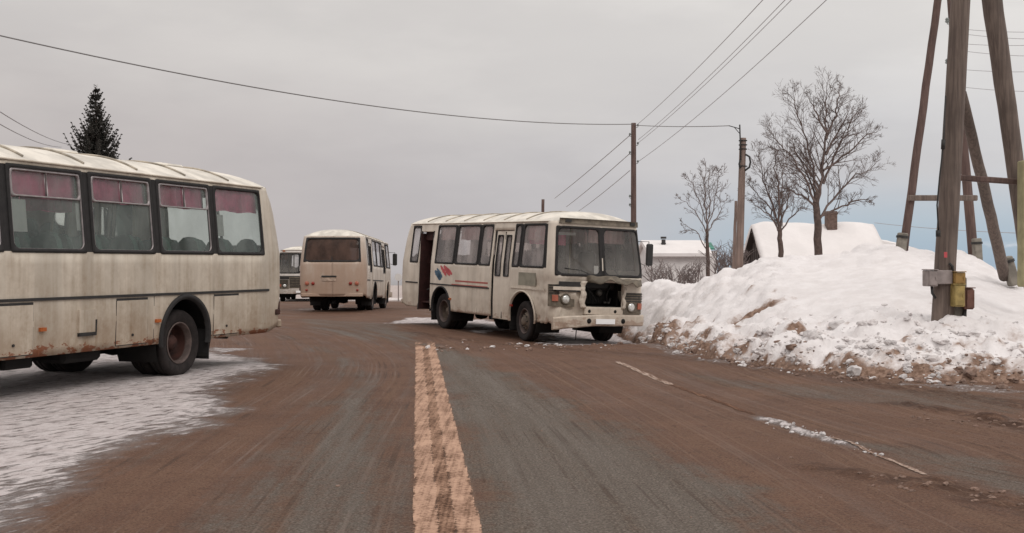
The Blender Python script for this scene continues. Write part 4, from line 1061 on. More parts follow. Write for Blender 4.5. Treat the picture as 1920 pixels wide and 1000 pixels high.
def bank(x, y):
    p = 960 + 2200 * x / y; f = yfoot(p); c = ycrest(p); t = (y - f) / (c - f); H = crest(p)
    lump = fbm(x * .9, y * .9, 61) - .5
    tt_ = t + lump * .05
    g_ = np.interp(tt_, [-.2, 0, .05, .12, .3, .6, .85, 1.0, 1.15, 1.5, 2.2, 3], [-.35, -.02, .13, .2, .36, .66, .91, 1.0, .98, .7, -.2, -.8])
    gl = np.interp(tt_, [-.2, 0, .1, .25, .42, .6, .8, 1.0, 1.15, 1.5, 2.2, 3], [-.35, -.02, .05, .14, .36, .66, .90, 1.0, .98, .7, -.2, -.8])
    wl = 1 - sstep(p, 1330, 1520); g_ = g_ * (1 - wl) + gl * wl
    z = gz(x, y) * 1.0 + H * g_
    foot = np.exp(-((t - .10) / .14) ** 2); left = 1 - sstep(p, 1420, 1520); low = 1 - sstep(t, .2, .5)
    inb = sstep(t, -.02, .05)
    rough = np.clip(.22 + .75 * low + .55 * left * (1 - sstep(t, .9, 1.3)), 0, 1.25) * inb
    z = z + rough * (.17 * (fbm(x * 2.2, y * 2.2, 71) - .5) + .20 * clumps(x, y, .62, 3, .45) * (.4 + .6 * low) + .12 * clumps(x + .3, y, .33, 4, .6) + .06 * clumps(x, y, .17, 6, .7) + .08 * (fbm(x * 6, y * 6, 79) - .5) + .16 * (.5 - np.abs(fbm(x * 2.6, y * 2.6, 87, 5, .6) - .5) * 3))
    z = z + inb * (.10 * (fbm(x * .6, y * .6, 75) - .5) + .03 * (fbm(x * 4, y * 4, 77) - .5))
    z = z + inb * sstep(t, .55, .95) * (1 - sstep(t, 1.1, 1.3)) * (.26 * clumps(x, y, 1.1, 13, .4) + .16 * clumps(x, y, .5, 14, .35) + .06 * (fbm(x * 4, y * 4, 89) - .5))
    # brown hollow scooped from the left slope
    bx, by = 4.55, 25.0 * 1.0
    return z, t, p
ys2 = axis_steps(14.8, 52, lambda v: .075 if v < 30 else .14); xs2 = axis_steps(-1.5, 32, lambda v: .062 if v < 13.5 else .2)
X, Y = np.meshgrid(xs2, ys2); Zb, T, Pp = bank(X, Y)
def blob(cx, cy, rx, ry, rot=0):
    dx = X - cx; dy = Y - cy; return np.exp(-((dx / rx) ** 2 + (dy / ry) ** 2))
def on_bank(px, py):
    """where the sight line of a pixel meets the slope"""
    for Yv in np.arange(16, 34, .03):
        x = (px - 960) / 2200 * Yv; z = 1.6 - (py - 499.2) / 2200 * Yv
        if bank(np.array([x]), np.array([Yv]))[0][0] > z: return x, Yv
    return x, Yv
dirt = (1 - sstep(T, .0, .032)) * 1.1 * (.35 + 1.0 * fbm(X * 1.1, Y * 1.1, 81)) + (.14 + .8 * (fbm(X * 3.5, Y * 3.5, 83) - .5)) * (1 - sstep(T, .15, .55)) - .10 + .75 * (1 - sstep(Pp, 1340, 1500)) * (1 - sstep(T, .10, .30)) * (.4 + fbm(X * 2, Y * 2, 85)) + .10 * (1 - sstep(Pp, 1300, 1500)) * (1 - sstep(T, .25, .6))
cx, cy = on_bank(1388, 590); b1_ = blob(cx, cy, .62, .28) + .8 * blob(cx + .5, cy - .12, .35, .2); dirt += 1.15 * b1_; Zb -= .16 * blob(cx, cy - .05, .7, .3)
cx, cy = on_bank(1498, 613); dirt += .95 * blob(cx, cy, .26, .14); Zb -= .08 * blob(cx, cy, .3, .16)
for px, py, a, rx in ((1300, 608, .65, .3), (1250, 612, .7, .4), (1230, 640, .5, .5), (1330, 548, .35, .6), (1220, 615, .6, .3), (1560, 690, .6, .4), (1640, 690, .5, .4), (1760, 690, .35, .9), (1860, 700, .35, .9)):
    cx, cy = on_bank(px, py); dirt += a * blob(cx, cy, rx, .4)
for i in range(70):
    px = rnd.uniform(1230, 1915); py = rnd.choice([rnd.uniform(520, 690), rnd.uniform(600, 690)]); 
    if 1500 < px < 1720 and py < 600: continue
    cx, cy = on_bank(px, py); dirt += rnd.uniform(.5, 1.0) * blob(cx, cy, rnd.uniform(.05, .14), rnd.uniform(.04, .10))
sb = grid_mesh('snow_bank', X, Y, Zb, MSN, None, {'dirt': dirt}); tag(sb, kind='structure')

# loose clods of snow and mud
def clods(name, pts, mat, label, cat):
    V = []; Fc = []
    t_ = (1 + 5 ** .5) / 2
    ico = [Vector(v).normalized() for v in ((-1, t_, 0), (1, t_, 0), (-1, -t_, 0), (1, -t_, 0), (0, -1, t_), (0, 1, t_), (0, -1, -t_), (0, 1, -t_), (t_, 0, -1), (t_, 0, 1), (-t_, 0, -1), (-t_, 0, 1))]
    F0 = [(0, 11, 5), (0, 5, 1), (0, 1, 7), (0, 7, 10), (0, 10, 11), (1, 5, 9), (5, 11, 4), (11, 10, 2), (10, 7, 6), (7, 1, 8), (3, 9, 4), (3, 4, 2), (3, 2, 6), (3, 6, 8), (3, 8, 9), (4, 9, 5), (2, 4, 11), (6, 2, 10), (8, 6, 7), (9, 8, 1)]
    # one subdivision
    vs = list(ico); ca = {}; F1 = []
    def mid(a, b):
        k = (min(a, b), max(a, b))
        if k not in ca: ca[k] = len(vs); vs.append(((vs[a] + vs[b]) / 2).normalized())
        return ca[k]
    for a, b, c in F0:
        ab, bc, cc = mid(a, b), mid(b, c), mid(c, a); F1 += [(a, ab, cc), (b, bc, ab), (c, cc, bc), (ab, bc, cc)]
    for x, y, z, r in pts:
        o = len(V); sx, sy, sz = rnd.uniform(.7, 1.4), rnd.uniform(.7, 1.3), rnd.uniform(.45, .85); ph = rnd.uniform(0, 9)
        for v in vs:
            k = 1 + .35 * math.sin(v.x * 3.1 + ph) * math.cos(v.y * 3.7 + ph) + rnd.uniform(-.22, .22)
            V.append((x + v.x * r * sx * k, y + v.y * r * sy * k, z + v.z * r * sz * k))
        Fc += [tuple(i + o for i in f) for f in F1]
    o = mesh_obj(name, V, Fc, mat, None, False); tag(o, label, cat, kind='stuff'); return o
M['snowclod'] = simple('snow_clod', (.74, .70, .69), .85, var=.3, scale=5, bmp=.02)
M['mudclod'] = simple('frozen_mud_clod', (.27, .18, .14), .9, var=.45, scale=9, bmp=.01)
ps = []; pm = []
for i in range(1500):
    p = rnd.uniform(1200, 1960); f = float(yfoot(p)); c = float(ycrest(p)); t_ = abs(rnd.gauss(.02, .12)); y = f + t_ * (c - f); x = (p - 960) / 2200 * y
    z = float(bank(np.array([x]), np.array([y]))[0][0]); r = min(.11, .012 / (rnd.random() ** .6 + .06))
    (ps if rnd.random() < (.62 + t_ * 4) else pm).append((x, y, z + r * .1, r))
for i in range(320):     # spill at the foot of the bank and round the crashed bus
    p = rnd.uniform(800, 1900); y = (float(yfoot(p)) - abs(rnd.gauss(0, .5))) if p > 1200 else rnd.uniform(22.3, 26.5); x = (p - 960) / 2200 * y
    r = min(.06, .008 / (rnd.random() + .08)); pm.append((x, y, r * .2 + 100, r))
    if i % 4 == 0: ps.append((x + rnd.uniform(-.3, .3), y + rnd.uniform(0, .5), r * .2 + 100, r))
for i in range(60):     # white crumbs on the edge line
    k = rnd.randrange(60, 150) if len(E3) > 150 else 80; q = E3[min(k, len(E3) - 1)]; x = q[0] + rnd.gauss(0, .07); y = q[1] + rnd.gauss(0, .08); r = .003 / (rnd.random() + .1); 
    if y > 9.8: ps.append((x, y, r * .3 + 100, r))
for i in range(240):     # churned mud at right, crumbs on the road
    a = rnd.random()
    if a < .55: x = rnd.uniform(4.2, 6.2); y = 12.2 + (x - 4.2) * -.35 + rnd.gauss(0, .28)
    elif a < .8: x = rnd.uniform(2.6, 4.0); y = 8.6 - (x - 2.6) * .55 + rnd.gauss(0, .25)
    else: y = rnd.uniform(7, 18); x = rnd.uniform(-3, 3.5)
    r = rnd.uniform(.006, .024) * (.6 if a > .8 else 1); pm.append((x, y, r * .15 + 100, r))
def settle(L):
    a = np.array(L); g_ = a[:, 2] > 50; a[g_, 2] += gsurf(a[g_, 0], a[g_, 1]) - 100; return [tuple(q) for q in a]
ps = settle(ps); pm = settle(pm)
clods('snow_clods', ps, M['snowclod'], 'loose lumps of white snow lying along the foot of the bank', 'snow lumps')
clods('mud_clods', pm, M['mudclod'], 'brown frozen mud crumbs scattered at the road edge', 'mud lumps')

# ------------------------------------------------------------------ poles
def wp(px, py, Y): return Vector(((px - 960) * Y / 2200, Y, 1.6 - (py - 499.2) * Y / 2200))
def wood(name, c, c2):
    m, nt, b = newmat(name); o = objco(nt)
    gr = noise(nt, vmul(nt, o, (14, 14, .7)), 1.6, 6, .65); bl = noise(nt, o, 1.2, 4)
    cc = mix(nt, ramp(nt, gr, .35, .65), c, c2); cc = mix(nt, mth(nt, 'MULTIPLY', ramp(nt, bl, .4, .7), .5), cc, tuple(v * .6 for v in c2))
    setin(nt, b.inputs['Base Color'], cc); b.inputs['Roughness'].default_value = .85
    setin(nt, b.inputs['Normal'], bump(nt, gr, .8, .02)); return m
M['wood'] = wood('weathered_pole_wood', (.19, .145, .12), (.105, .078, .066))
M['woodred'] = wood('brown_pole_wood', (.15, .095, .08), (.09, .055, .048))
M['woodpale'] = wood('pale_pole_wood', (.27, .195, .165), (.17, .12, .10))
M['concrete'] = simple('weathered_concrete', (.26, .235, .20), .9, var=.35, scale=6, bmp=.01)
M['concretey'] = simple('yellowish_concrete', (.36, .325, .19), .9, var=.25, scale=4, bmp=.008)
M['galv'] = simple('grey_steel_box', (.34, .29, .275), .6, metal=.2, var=.3, scale=6)
M['yellow'] = simple('yellow_steel_box', (.38, .28, .10), .6, var=.35, scale=9)
M['yellow2'] = simple('ochre_steel_box', (.30, .18, .055), .6, var=.35, scale=9)
M['brown'] = simple('rust_brown_box', (.16, .075, .055), .7, var=.35, scale=8)
M['wire'] = simple('wire', (.20, .19, .19), .6, var=.1)
M['wirefaint'] = simple('thin_aluminium_wire', (.40, .39, .40), .5, var=.1)
M['ceramic'] = simple('insulator_glass', (.20, .22, .21), .3, var=.2)
def pole_mesh(a, b, r0, r1, n=14, wob=.0):
    mb = MB(); k = 14; a = Vector(a); b = Vector(b)
    P = [a.lerp(b, i / k) + Vector((rnd.uniform(-wob, wob), rnd.uniform(-wob, wob), 0)) for i in range(k + 1)]
    mb.tube(P, [r0 + (r1 - r0) * i / k for i in range(k + 1)], n); return mb
def toplocal(o, base):   # move geometry so the object's origin sits at its base
    me = o.data; me.transform(Matrix.Translation(-Vector(base))); o.location = base; return o

# main support pole with the boxes
b0 = wp(1764, 622, 19.3); b0.z -= .25; a0 = wp(1806, -90, 19.3)
t = empty('utility_pole', b0); tag(t, 'thick weathered wooden pole in the snowbank carrying grey, yellow and brown metal boxes', 'utility pole')
def child(mb, name, mat, parent, root, smooth=False):
    o = mb.obj(name, mat, parent, smooth)
    if parent is root: o.data.transform(Matrix.Translation(-root.location))
    else: o.data.transform(Matrix.Translation(-root.location))
    return o
child(pole_mesh(b0, a0, .175, .15, 18, .004), 'pole', M['wood'], t, t, True)
st0 = wp(1795, 622, 19.35); st0.z -= .25; st1 = wp(1797, 520, 19.38)
mb = MB(); mb.box((st0 + st1) / 2, (.23, .2, (st1 - st0).length), bev=.02); child(mb, 'concrete_stub', M['concrete'], t, t)
for nm, x0, x1, y0, y1, Yd, dep, mat in (('grey_box', 1735, 1753, 507, 537, 19.15, .26, 'galv'), ('clamp_plate', 1752, 1785, 507, 533, 19.12, .10, 'galv'), ('upper_box', 1785, 1806, 511, 533, 19.12, .2, 'yellow2'), ('meter_box', 1784, 1805, 534, 575, 19.1, .2, 'yellow'), ('switch_box', 1806, 1823, 541, 580, 19.2, .22, 'brown')):
    p0 = wp(x0, y1, Yd); p1 = wp(x1, y0, Yd); mb = MB(); c = (p0 + p1) / 2; d = p1 - p0
    mb.box(c, (abs(d.x), dep, abs(d.z)), Matrix.Rotation(R(-12 if nm == 'switch_box' else 4), 3, 'Z'), bev=.012); bx_ = child(mb, nm, M[mat], t, t)
    if nm != 'clamp_plate':
        mb = MB(); mb.box((c.x, c.y - dep / 2 - .014, c.z), (abs(d.x) * .82, .012, abs(d.z) * .86), bev=.004); mb.box((c.x + abs(d.x) * .3, c.y - dep / 2 - .026, c.z), (.015, .02, .05)); mb.box((c.x, c.y, c.z + abs(d.z) / 2 + .01), (abs(d.x) * 1.12, dep * 1.12, .015)); child(mb, 'box_lid', M[mat], bx_, t)
for z in (510, 531):
    q = wp(1768, z, 19.3); mb = MB(); mb.tube([(q.x + .21 * math.cos(a * math.pi / 12), q.y + .21 * math.sin(a * math.pi / 12), q.z) for a in range(25)], .014, 6, False); child(mb, 'clamp_band', M['galv'], t, t, True)
mb = MB(); mb.tube([wp(1747, 537, 19.1), wp(1748, 550, 19.05), wp(1754, 559, 19.1)], .022, 7); mb.tube([wp(1786, 512, 19.1), wp(1786, 500, 19.1), wp(1780, 494, 19.1)], .022, 7); mb.tube([wp(1809, 580, 19.2), wp(1806, 615, 19.25)], .035, 8); child(mb, 'conduit', M['dark'], t, t, True)
mb = MB(); mb.tube([wp(1773, 180, 19.1), wp(1769, 270, 19.05), wp(1762, 330, 19.05), wp(1757, 385, 19.05), wp(1760, 440, 19.1)], .013, 6); mb.tube([wp(1769, 262, 19.05), wp(1768, 280, 19.05)], .035, 8); mb.tube([wp(1759, 432, 19.08), wp(1759, 444, 19.08)], .04, 8); child(mb, 'hanging_cable', M['dark'], t, t, True)
mb = MB(); q = wp(1773, 478, 19.05); mb.box(q, (.05, .01, .09)); child(mb, 'tag_plate', M['redlogo'], t, t)

def simple_pole(name, P0, P1, r0, r1, mat, label, stub=None, extra=None, cat='pole', group=None):
    P0 = Vector(P0); P1 = Vector(P1); t = empty(name, P0); tag(t, label, cat, group)
    child(pole_mesh(P0, P1, r0, r1, 12, .006), 'pole', M[mat], t, t, True)
    if stub:
        a, b, r = stub; mb = MB(); mb.box((Vector(a) + Vector(b)) / 2, (r * 2, r * 2, (Vector(b) - Vector(a)).length), (Vector(b) - Vector(a)).to_track_quat('Z', 'X').to_matrix(), bev=.02); so = child(mb, 'concrete_stub', M['concrete'], t, t)
        mb = MB(); k = Vector(a).lerp(Vector(b), .8); d = (Vector(b) - Vector(a)).normalized(); mb.tube([k, k + d * .05], r * 1.42, 12); child(mb, 'wire_binding', M['dark'], t, t)
    return t
# A-frame behind, left leg and right leg, with crossbar
YA = 27.0
t1_ = simple_pole('pole_leg', wp(1694, 470, YA), wp(1768, -70, YA), .098, .085, 'woodred', 'thin reddish wooden pole leaning right, leftmost of the tall poles, on a short stub', (wp(1687, 485, YA - .1), wp(1693, 437, YA - .1), .10), cat='pole')
mb = MB(); mb.box((wp(1703, 371, YA - .14) + wp(1832, 372, YA - .14)) / 2, ((wp(1832, 0, YA) - wp(1703, 0, YA)).x, .10, .13), bev=.02); child(mb, 'crossbar', M['wood'], t1_, t1_)
simple_pole('pole_leg', wp(1826, 496, YA + .3), wp(1781, -20, YA + .8), .115, .09, 'woodred', 'reddish pole behind the thick box pole, leaning left, right end of the lower crossbar', (wp(1834, 502, YA - .1), wp(1831, 447, YA - .1), .09))
YB = 23.5
simple_pole('brace_pole', wp(1884, 520, YB), wp(1803, 175, YB - 3.2), .115, .09, 'wood', 'slanting brace pole leaning steeply left onto the thick box pole', (wp(1902, 535, YB - .1), wp(1886, 482, YB - .1), .10))
t2_ = simple_pole('pole_leg', wp(1935, 540, 20.6), wp(1852, -60, 20.6), .135, .175, 'wood', 'thick wooden pole leaning left, cut by the right edge of the photo')
mb = MB(); a = wp(1784, 332, 20.2); b = wp(1914, 342, 20.2); mb.box((a + b) / 2, ((b - a).length, .10, .10), Matrix.Rotation(R(4), 3, 'Y'), bev=.02); child(mb, 'crossbar', M['woodred'], t2_, t2_)
mb = MB(); c = wp(1921, 420, 20.0); mb.box(c, (.17, .22, 2.15), bev=.02); o = mb.obj('concrete_post', M['concretey']); toplocal(o, (c.x, c.y, c.z - 1.07)); tag(o, 'yellowish concrete post at the right edge of the photo', 'post')
# insulators near the top of the A-frame
for py in (45, 122):
    q = wp(1776, py, YA + .6); t = None
    mb = MB(); mb.tube([q + Vector((.16, 0, -.02)), q, q + Vector((0, 0, .06))], .012, 6); mb.lathe([(.03, 0), (.055, .02), (.035, .05), (.05, .07), (.03, .11), (0, .12)], q + Vector((0, 0, .03)), 'z', 10)
    o = mb.obj('insulator', M['ceramic']); o.data.transform(Matrix.Translation(-q)); o.location = q
    tag(o, 'upper small insulator on the left side of the thick pole' if py == 45 else 'lower small insulator on the left side of the thick pole', 'insulator')
# line pole behind the crashed bus
Y1 = 45.0
gb = wp(1188, 530, Y1)
t = empty('utility_pole', gb); tag(t, 'straight dark utility pole rising directly behind the crashed bus', 'utility pole')
child(pole_mesh(gb, wp(1188, 231, Y1), .115, .095, 12), 'pole', M['woodred'], t, t, True)
for px, py in ((1196, 237), (1181, 254), (1196, 271), (1181, 288), (1196, 305), (1181, 370), (1181, 386)):
    q = wp(px, py, Y1); s_ = 1 if px > 1188 else -1
    mb = MB(); mb.tube([q - Vector((s_ * .16, 0, .04)), q + Vector((0, 0, -.04)), q + Vector((0, 0, .02))], .012, 5); mb.lathe([(.025, 0), (.045, .02), (.03, .05), (.04, .07), (0, .10)], q, 'z', 8); child(mb, 'insulator', M['ceramic'], t, t, True)
# pole with the coil, and its thin prop
Y2 = 36.0
gb = wp(1386, 506, Y2)
t = empty('utility_pole', gb); tag(t, 'pale wooden utility pole with rod and cable coil, left of the big snowy roof', 'utility pole')
child(pole_mesh(gb, wp(1393, 259, Y2), .12, .10, 12), 'pole', M['woodpale'], t, t, True)
mb = MB(); mb.tube([wp(1389, 300, Y2 - .1), wp(1387, 234, Y2 - .1)], .022, 6); mb.tube([wp(1388, 242, Y2 - .1), wp(1367, 236, Y2 - .1)], .014, 5); mb.tube([wp(1388, 252, Y2 - .1), wp(1376, 238, Y2 - .1)], .012, 5); child(mb, 'rod', M['dark'], t, t, True)
mb = MB(); mb.tube([wp(1398, 290, Y2 - .1), wp(1405, 294, Y2 - .1), wp(1407, 304, Y2 - .1), wp(1405, 314, Y2 - .1), wp(1397, 320, Y2 - .1)], .03, 7); mb.tube([wp(1388, 300, Y2 - .12), wp(1386, 308, Y2 - .15), wp(1388, 316, Y2 - .12)], .03, 7); child(mb, 'cable_coil', M['dark'], t, t, True)
mb = MB()
for py in (264, 272, 280, 312): q = wp(1393, py, Y2); mb.tube([(q.x + .12 * math.cos(a * math.pi / 8), q.y + .12 * math.sin(a * math.pi / 8), q.z) for a in range(17)], .016, 5, False)
child(mb, 'pole_band', M['dark'], t, t, True)
simple_pole('prop_pole', wp(1375, 520, Y2 + 1), wp(1380, 377, Y2 + 1), .055, .045, 'woodpale', 'short thin wooden post standing just left of the pale utility pole')
# far short post seen above the crashed bus roof
simple_pole('far_pole', wp(1018, 545, 62), wp(1018, 374, 62), .08, .08, 'woodred', 'short dark pole top just showing above the crashed bus roof')
# ------------------------------------------------------------------ wires
WG = 'overhead wires between the poles'
def wire(A, B, sag, label, r=.012, mat='wire'):
    A = Vector(A); B = Vector(B); n = 40; P = []
    for i in range(n + 1):
        u = i / n; q = A.lerp(B, u); q.z -= sag * 4 * u * (1 - u); P.append(q - A)
    mb = MB(); mb.tube(P, r, 5); o = mb.obj('overhead_wire', M[mat], None, True); o.location = A; tag(o, label, 'wire', WG); return o
wire(wp(-40, 58, 24), wp(1190, 233, Y1), .55, 'long cable sagging from the upper left edge to the pole behind the crashed bus', .016)
wire(wp(1190, 235, Y1), wp(1368, 236, Y2 - .1), .04, 'short level wire between the dark pole and the rod of the pale pole', .013)
wire(wp(1197, 232, Y1), wp(1436, -6, 24), .10, 'upper wire rising right from the pole behind the crashed bus', .010, 'wirefaint')
wire(wp(1197, 262, Y1), wp(1478, -6, 24), .12, 'second wire rising right from the pole behind the crashed bus', .009, 'wirefaint')
wire(wp(1197, 268, Y1), wp(1490, -6, 24.3), .12, 'third wire rising right, close under the second one', .009, 'wirefaint')
wire(wp(1197, 303, Y1), wp(1556, -6, 24), .16, 'lowest wire rising right from the pole behind the crashed bus', .010, 'wirefaint')
wire(wp(1181, 254, Y1), wp(1040, 372, 72), .05, 'upper wire falling left behind the crashed bus', .018, 'wirefaint')
wire(wp(1181, 288, Y1), wp(1062, 388, 72), .05, 'middle wire falling left behind the crashed bus', .018, 'wirefaint')
wire(wp(1181, 320, Y1), wp(1085, 396, 72), .05, 'lowest wire falling left behind the crashed bus', .016, 'wirefaint')
wire(wp(-30, 190, 30), wp(135, 272, 60), .2, 'faint upper wire descending left of the spruce', .016, 'wirefaint')
wire(wp(-30, 215, 30), wp(115, 276, 60), .2, 'faint lower wire descending left of the spruce', .016, 'wirefaint')
wire(wp(1640, 418, 80), wp(1930, 438, 60), .1, 'faint level wire low in the sky right of the snowy roof', .018, 'wirefaint')
for i, (a, b) in enumerate(((52, 60), (60, 68), (80, 84), (92, 100), (128, 134), (160, 166))):
    wire(wp(1780, a, 34), wp(1960, b + 6 * (i % 2), 30), .05, ('faint wire number crossing behind the right poles, ' + ['topmost', 'second from the top', 'third from the top', 'fourth from the top', 'second from the bottom', 'bottom'][i]).replace('number ', ''), .0075, 'wirefaint')

# ------------------------------------------------------------------ bare trees
M['bark'] = simple('bare_tree_bark', (.115, .08, .068), .9, var=.4, scale=10, bmp=.02)
M['twig'] = simple('bare_twigs', (.155, .112, .10), .9, var=.3, scale=6)
M['twiggrey'] = simple('grey_twigs', (.22, .175, .165), .9, var=.3, scale=6)
def bare_tree(name, label, base_px, Y, trunk, limbs, r0, kids, seed, twigmat='twig', twig_r=.009, spread=1.0, taper=.40, group=None, zbase=None, kink=.065):
    rg = random.Random(seed); B = wp(*base_px, Y); 
    t = empty(name, B); tag(t, label, 'tree', group)
    P = [wp(*p, Y) - B for p in trunk]; P[0].z -= .4
    k = len(P); mb = MB(); n2 = []
    for i in range(k - 1):
        for j in range(4): n2.append(P[i].lerp(P[i + 1], j / 4) + Vector((rg.uniform(-.02, .02), rg.uniform(-.02, .02), 0)))
    n2.append(P[-1]); m_ = len(n2)
    mb.tube(n2, [r0 * (1.12 - .42 * i / m_) for i in range(m_)], 10); mb.obj('trunk', M['bark'], t, True)
    cr = MB(); cnt = [0]
    def branch(p, d, L, r, lev):
        n = max(2, int(L / .2)); pts = [p.copy()]; q = p.copy(); dd = d.normalized()
        for i in range(n):
            dd = (dd + Vector((rg.gauss(0, kink), rg.gauss(0, kink), rg.gauss(.03, kink * .8)))).normalized(); q = q + dd * L / n; pts.append(q.copy())
        rr = [max(twig_r * .6, r * (1 - .75 * i / n)) for i in range(n + 1)]
        cr.tube(pts, rr, 5 if r > .03 else 3, False); cnt[0] += 1
        if lev >= kids[0]: return
        m = kids[1] + (1 if rg.random() < .5 else 0)
        for j in range(m):
            u = rg.uniform(.18, .97); i = min(n - 1, int(u * n)); s_ = pts[i].lerp(pts[i + 1], u * n - i)
            tdir = (pts[min(i + 1, n)] - pts[i]).normalized(); ax = tdir.cross(Vector((rg.gauss(0, 1), rg.gauss(0, 1), rg.gauss(0, 1)))).normalized()
            nd = (tdir * math.cos(R(42) * spread) + ax * math.sin(R(42) * spread) + Vector((0, 0, .10))).normalized()
            branch(s_, nd, L * rg.uniform(.42, .72) * (1.05 - .45 * u), max(twig_r, rr[i] * .6), lev + 1)
    for L_ in limbs:
        pts = [wp(*p, Y) - B for p in L_]; pts = [pts[0] + Vector(((q - pts[0]).x * 1.0, 0, (q - pts[0]).z * .94)) for q in pts]; dy = rg.uniform(-.9, .9)
        for i, q in enumerate(pts): q.y += dy * i / max(1, len(pts) - 1) * spread
        C_ = []
        for i in range(len(pts) - 1):
            for j in range(4): C_.append(pts[i].lerp(pts[i + 1], j / 4) + Vector((rg.gauss(0, .03), rg.gauss(0, .03), rg.gauss(0, .02))))
        C_.append(pts[-1]); n = len(C_) - 1; rl = r0 * taper * (1.15 if L_ is limbs[0] else .8)
        rr = [max(twig_r, rl * (1 - .88 * i / n)) for i in range(n + 1)]
        cr.tube(C_, rr, 6, False); tot = sum((C_[i + 1] - C_[i]).length for i in range(n))
        m = int(kids[2] * tot / 2)
        for j in range(m):
            u = .10 + .90 * (j + rg.random()) / m; u = min(u, .99); i = min(n - 1, int(u * n)); s_ = C_[i].lerp(C_[i + 1], u * n - i); td = (C_[i + 1] - C_[i]).normalized()
            ax = td.cross(Vector((rg.gauss(0, .6), rg.gauss(0, 1), rg.gauss(0, .6)))).normalized(); nd = (td * .75 + ax * .65 * spread + Vector((0, 0, .18))).normalized()
            branch(s_, nd, tot * rg.uniform(.22, .42) * (1.15 - .80 * u), max(twig_r, rr[i] * .55), 1)
    cr.obj('crown', M[twigmat], t, True); return t
bare_tree('bare_tree', 'largest bare tree with wide branching crown standing in front of the snowy roof', (1535, 476), 38, [(1535, 480), (1533, 430), (1531, 385), (1530, 360)],
    [[(1532, 395), (1541, 330), (1549, 250), (1551, 190), (1554, 138)], [(1530, 385), (1508, 335), (1478, 290), (1450, 262), (1428, 240)], [(1538, 410), (1572, 360), (1605, 325), (1635, 312), (1658, 290)],
     [(1530, 365), (1524, 300), (1510, 235), (1496, 180), (1494, 155)], [(1541, 345), (1578, 270), (1605, 215), (1625, 185)], [(1541, 405), (1580, 385), (1615, 372), (1640, 372)],
     [(1530, 372), (1515, 320), (1500, 280), (1487, 240)], [(1544, 320), (1590, 285), (1622, 250), (1640, 245)], [(1549, 260), (1572, 210), (1582, 170), (1588, 150)], [(1549, 250), (1530, 200), (1522, 165)], [(1530, 390), (1500, 365), (1470, 352), (1440, 350)], [(1547, 290), (1580, 235), (1600, 190)]],
    .125, (3, 4, 15), 5, twig_r=.0046)
bare_tree('bare_tree', 'middle bare tree with thin trunk and dense twigs between pale pole and largest tree', (1465, 500), 36, [(1465, 500), (1463, 455), (1461, 425)],
    [[(1461, 430), (1457, 370), (1450, 310), (1446, 275)], [(1461, 430), (1440, 380), (1418, 350), (1405, 335)], [(1462, 435), (1478, 385), (1492, 350), (1500, 320)], [(1461, 425), (1470, 360), (1474, 310), (1480, 280)], [(1460, 420), (1434, 345), (1424, 300), (1420, 270)], [(1462, 430), (1440, 400), (1416, 385), (1404, 372)], [(1462, 440), (1488, 400), (1502, 385), (1512, 372)], [(1461, 430), (1446, 360), (1436, 320)]],
    .085, (3, 4, 13), 9, twig_r=.005)
bare_tree('bare_tree', 'smallest bare tree with fan of upright twigs, left of the pale pole', (1328, 522), 45, [(1328, 524), (1327, 470), (1325, 430)],
    [[(1326, 435), (1322, 380), (1318, 335), (1320, 302)], [(1325, 435), (1304, 398), (1284, 378), (1268, 368)], [(1326, 430), (1340, 375), (1346, 335), (1350, 312)], [(1326, 425), (1310, 370), (1298, 340), (1290, 325)], [(1327, 432), (1345, 408), (1358, 385), (1366, 362)], [(1325, 470), (1308, 438), (1290, 422), (1273, 416)], [(1326, 430), (1332, 370), (1330, 330), (1334, 308)]],
    .075, (3, 3, 9), 14, 'twiggrey', .0075)
def bush(name, label, x0, x1, ytop, ybot, Y, n, seed):
    rg = random.Random(seed); B = wp((x0 + x1) / 2, ybot, Y); t_ = MB()
    for i in range(n):
        p = wp(rg.uniform(x0, x1), ybot + 6, Y + rg.uniform(-.6, .6)) - B; h = (ybot - ytop) / 2200 * Y * rg.uniform(.55, 1.1)
        d = Vector((rg.gauss(0, .45), rg.gauss(0, .4), 1)).normalized(); pts = [p]
        for k in range(7): d = (d + Vector((rg.gauss(0, .2), rg.gauss(0, .2), .0))).normalized(); pts.append(pts[-1] + d * h / 7)
        t_.tube(pts, [.016 * (1 - .7 * k / 7) + .004 for k in range(8)], 3, False)
        for j in range(5):
            k = rg.randrange(2, 7); dd = (d + Vector((rg.gauss(0, .8), rg.gauss(0, .8), .2))).normalized(); q = pts[k]
            t_.tube([q, q + dd * h * .16, q + (dd + Vector((rg.gauss(0, .3), 0, .1))) * h * .3], [.009, .008, .006], 3, False)
    o = t_.obj('bare_bush', M['twiggrey'], None, True); o.location = B; tag(o, label, 'bush'); return o
bush('b', 'wide tangled leafless bush in front of the low white house', 1214, 1312, 482, 532, 44, 70, 4)
bush('b', 'leafless bush against the dark gable left of the pale pole', 1338, 1388, 452, 512, 42, 60, 6)

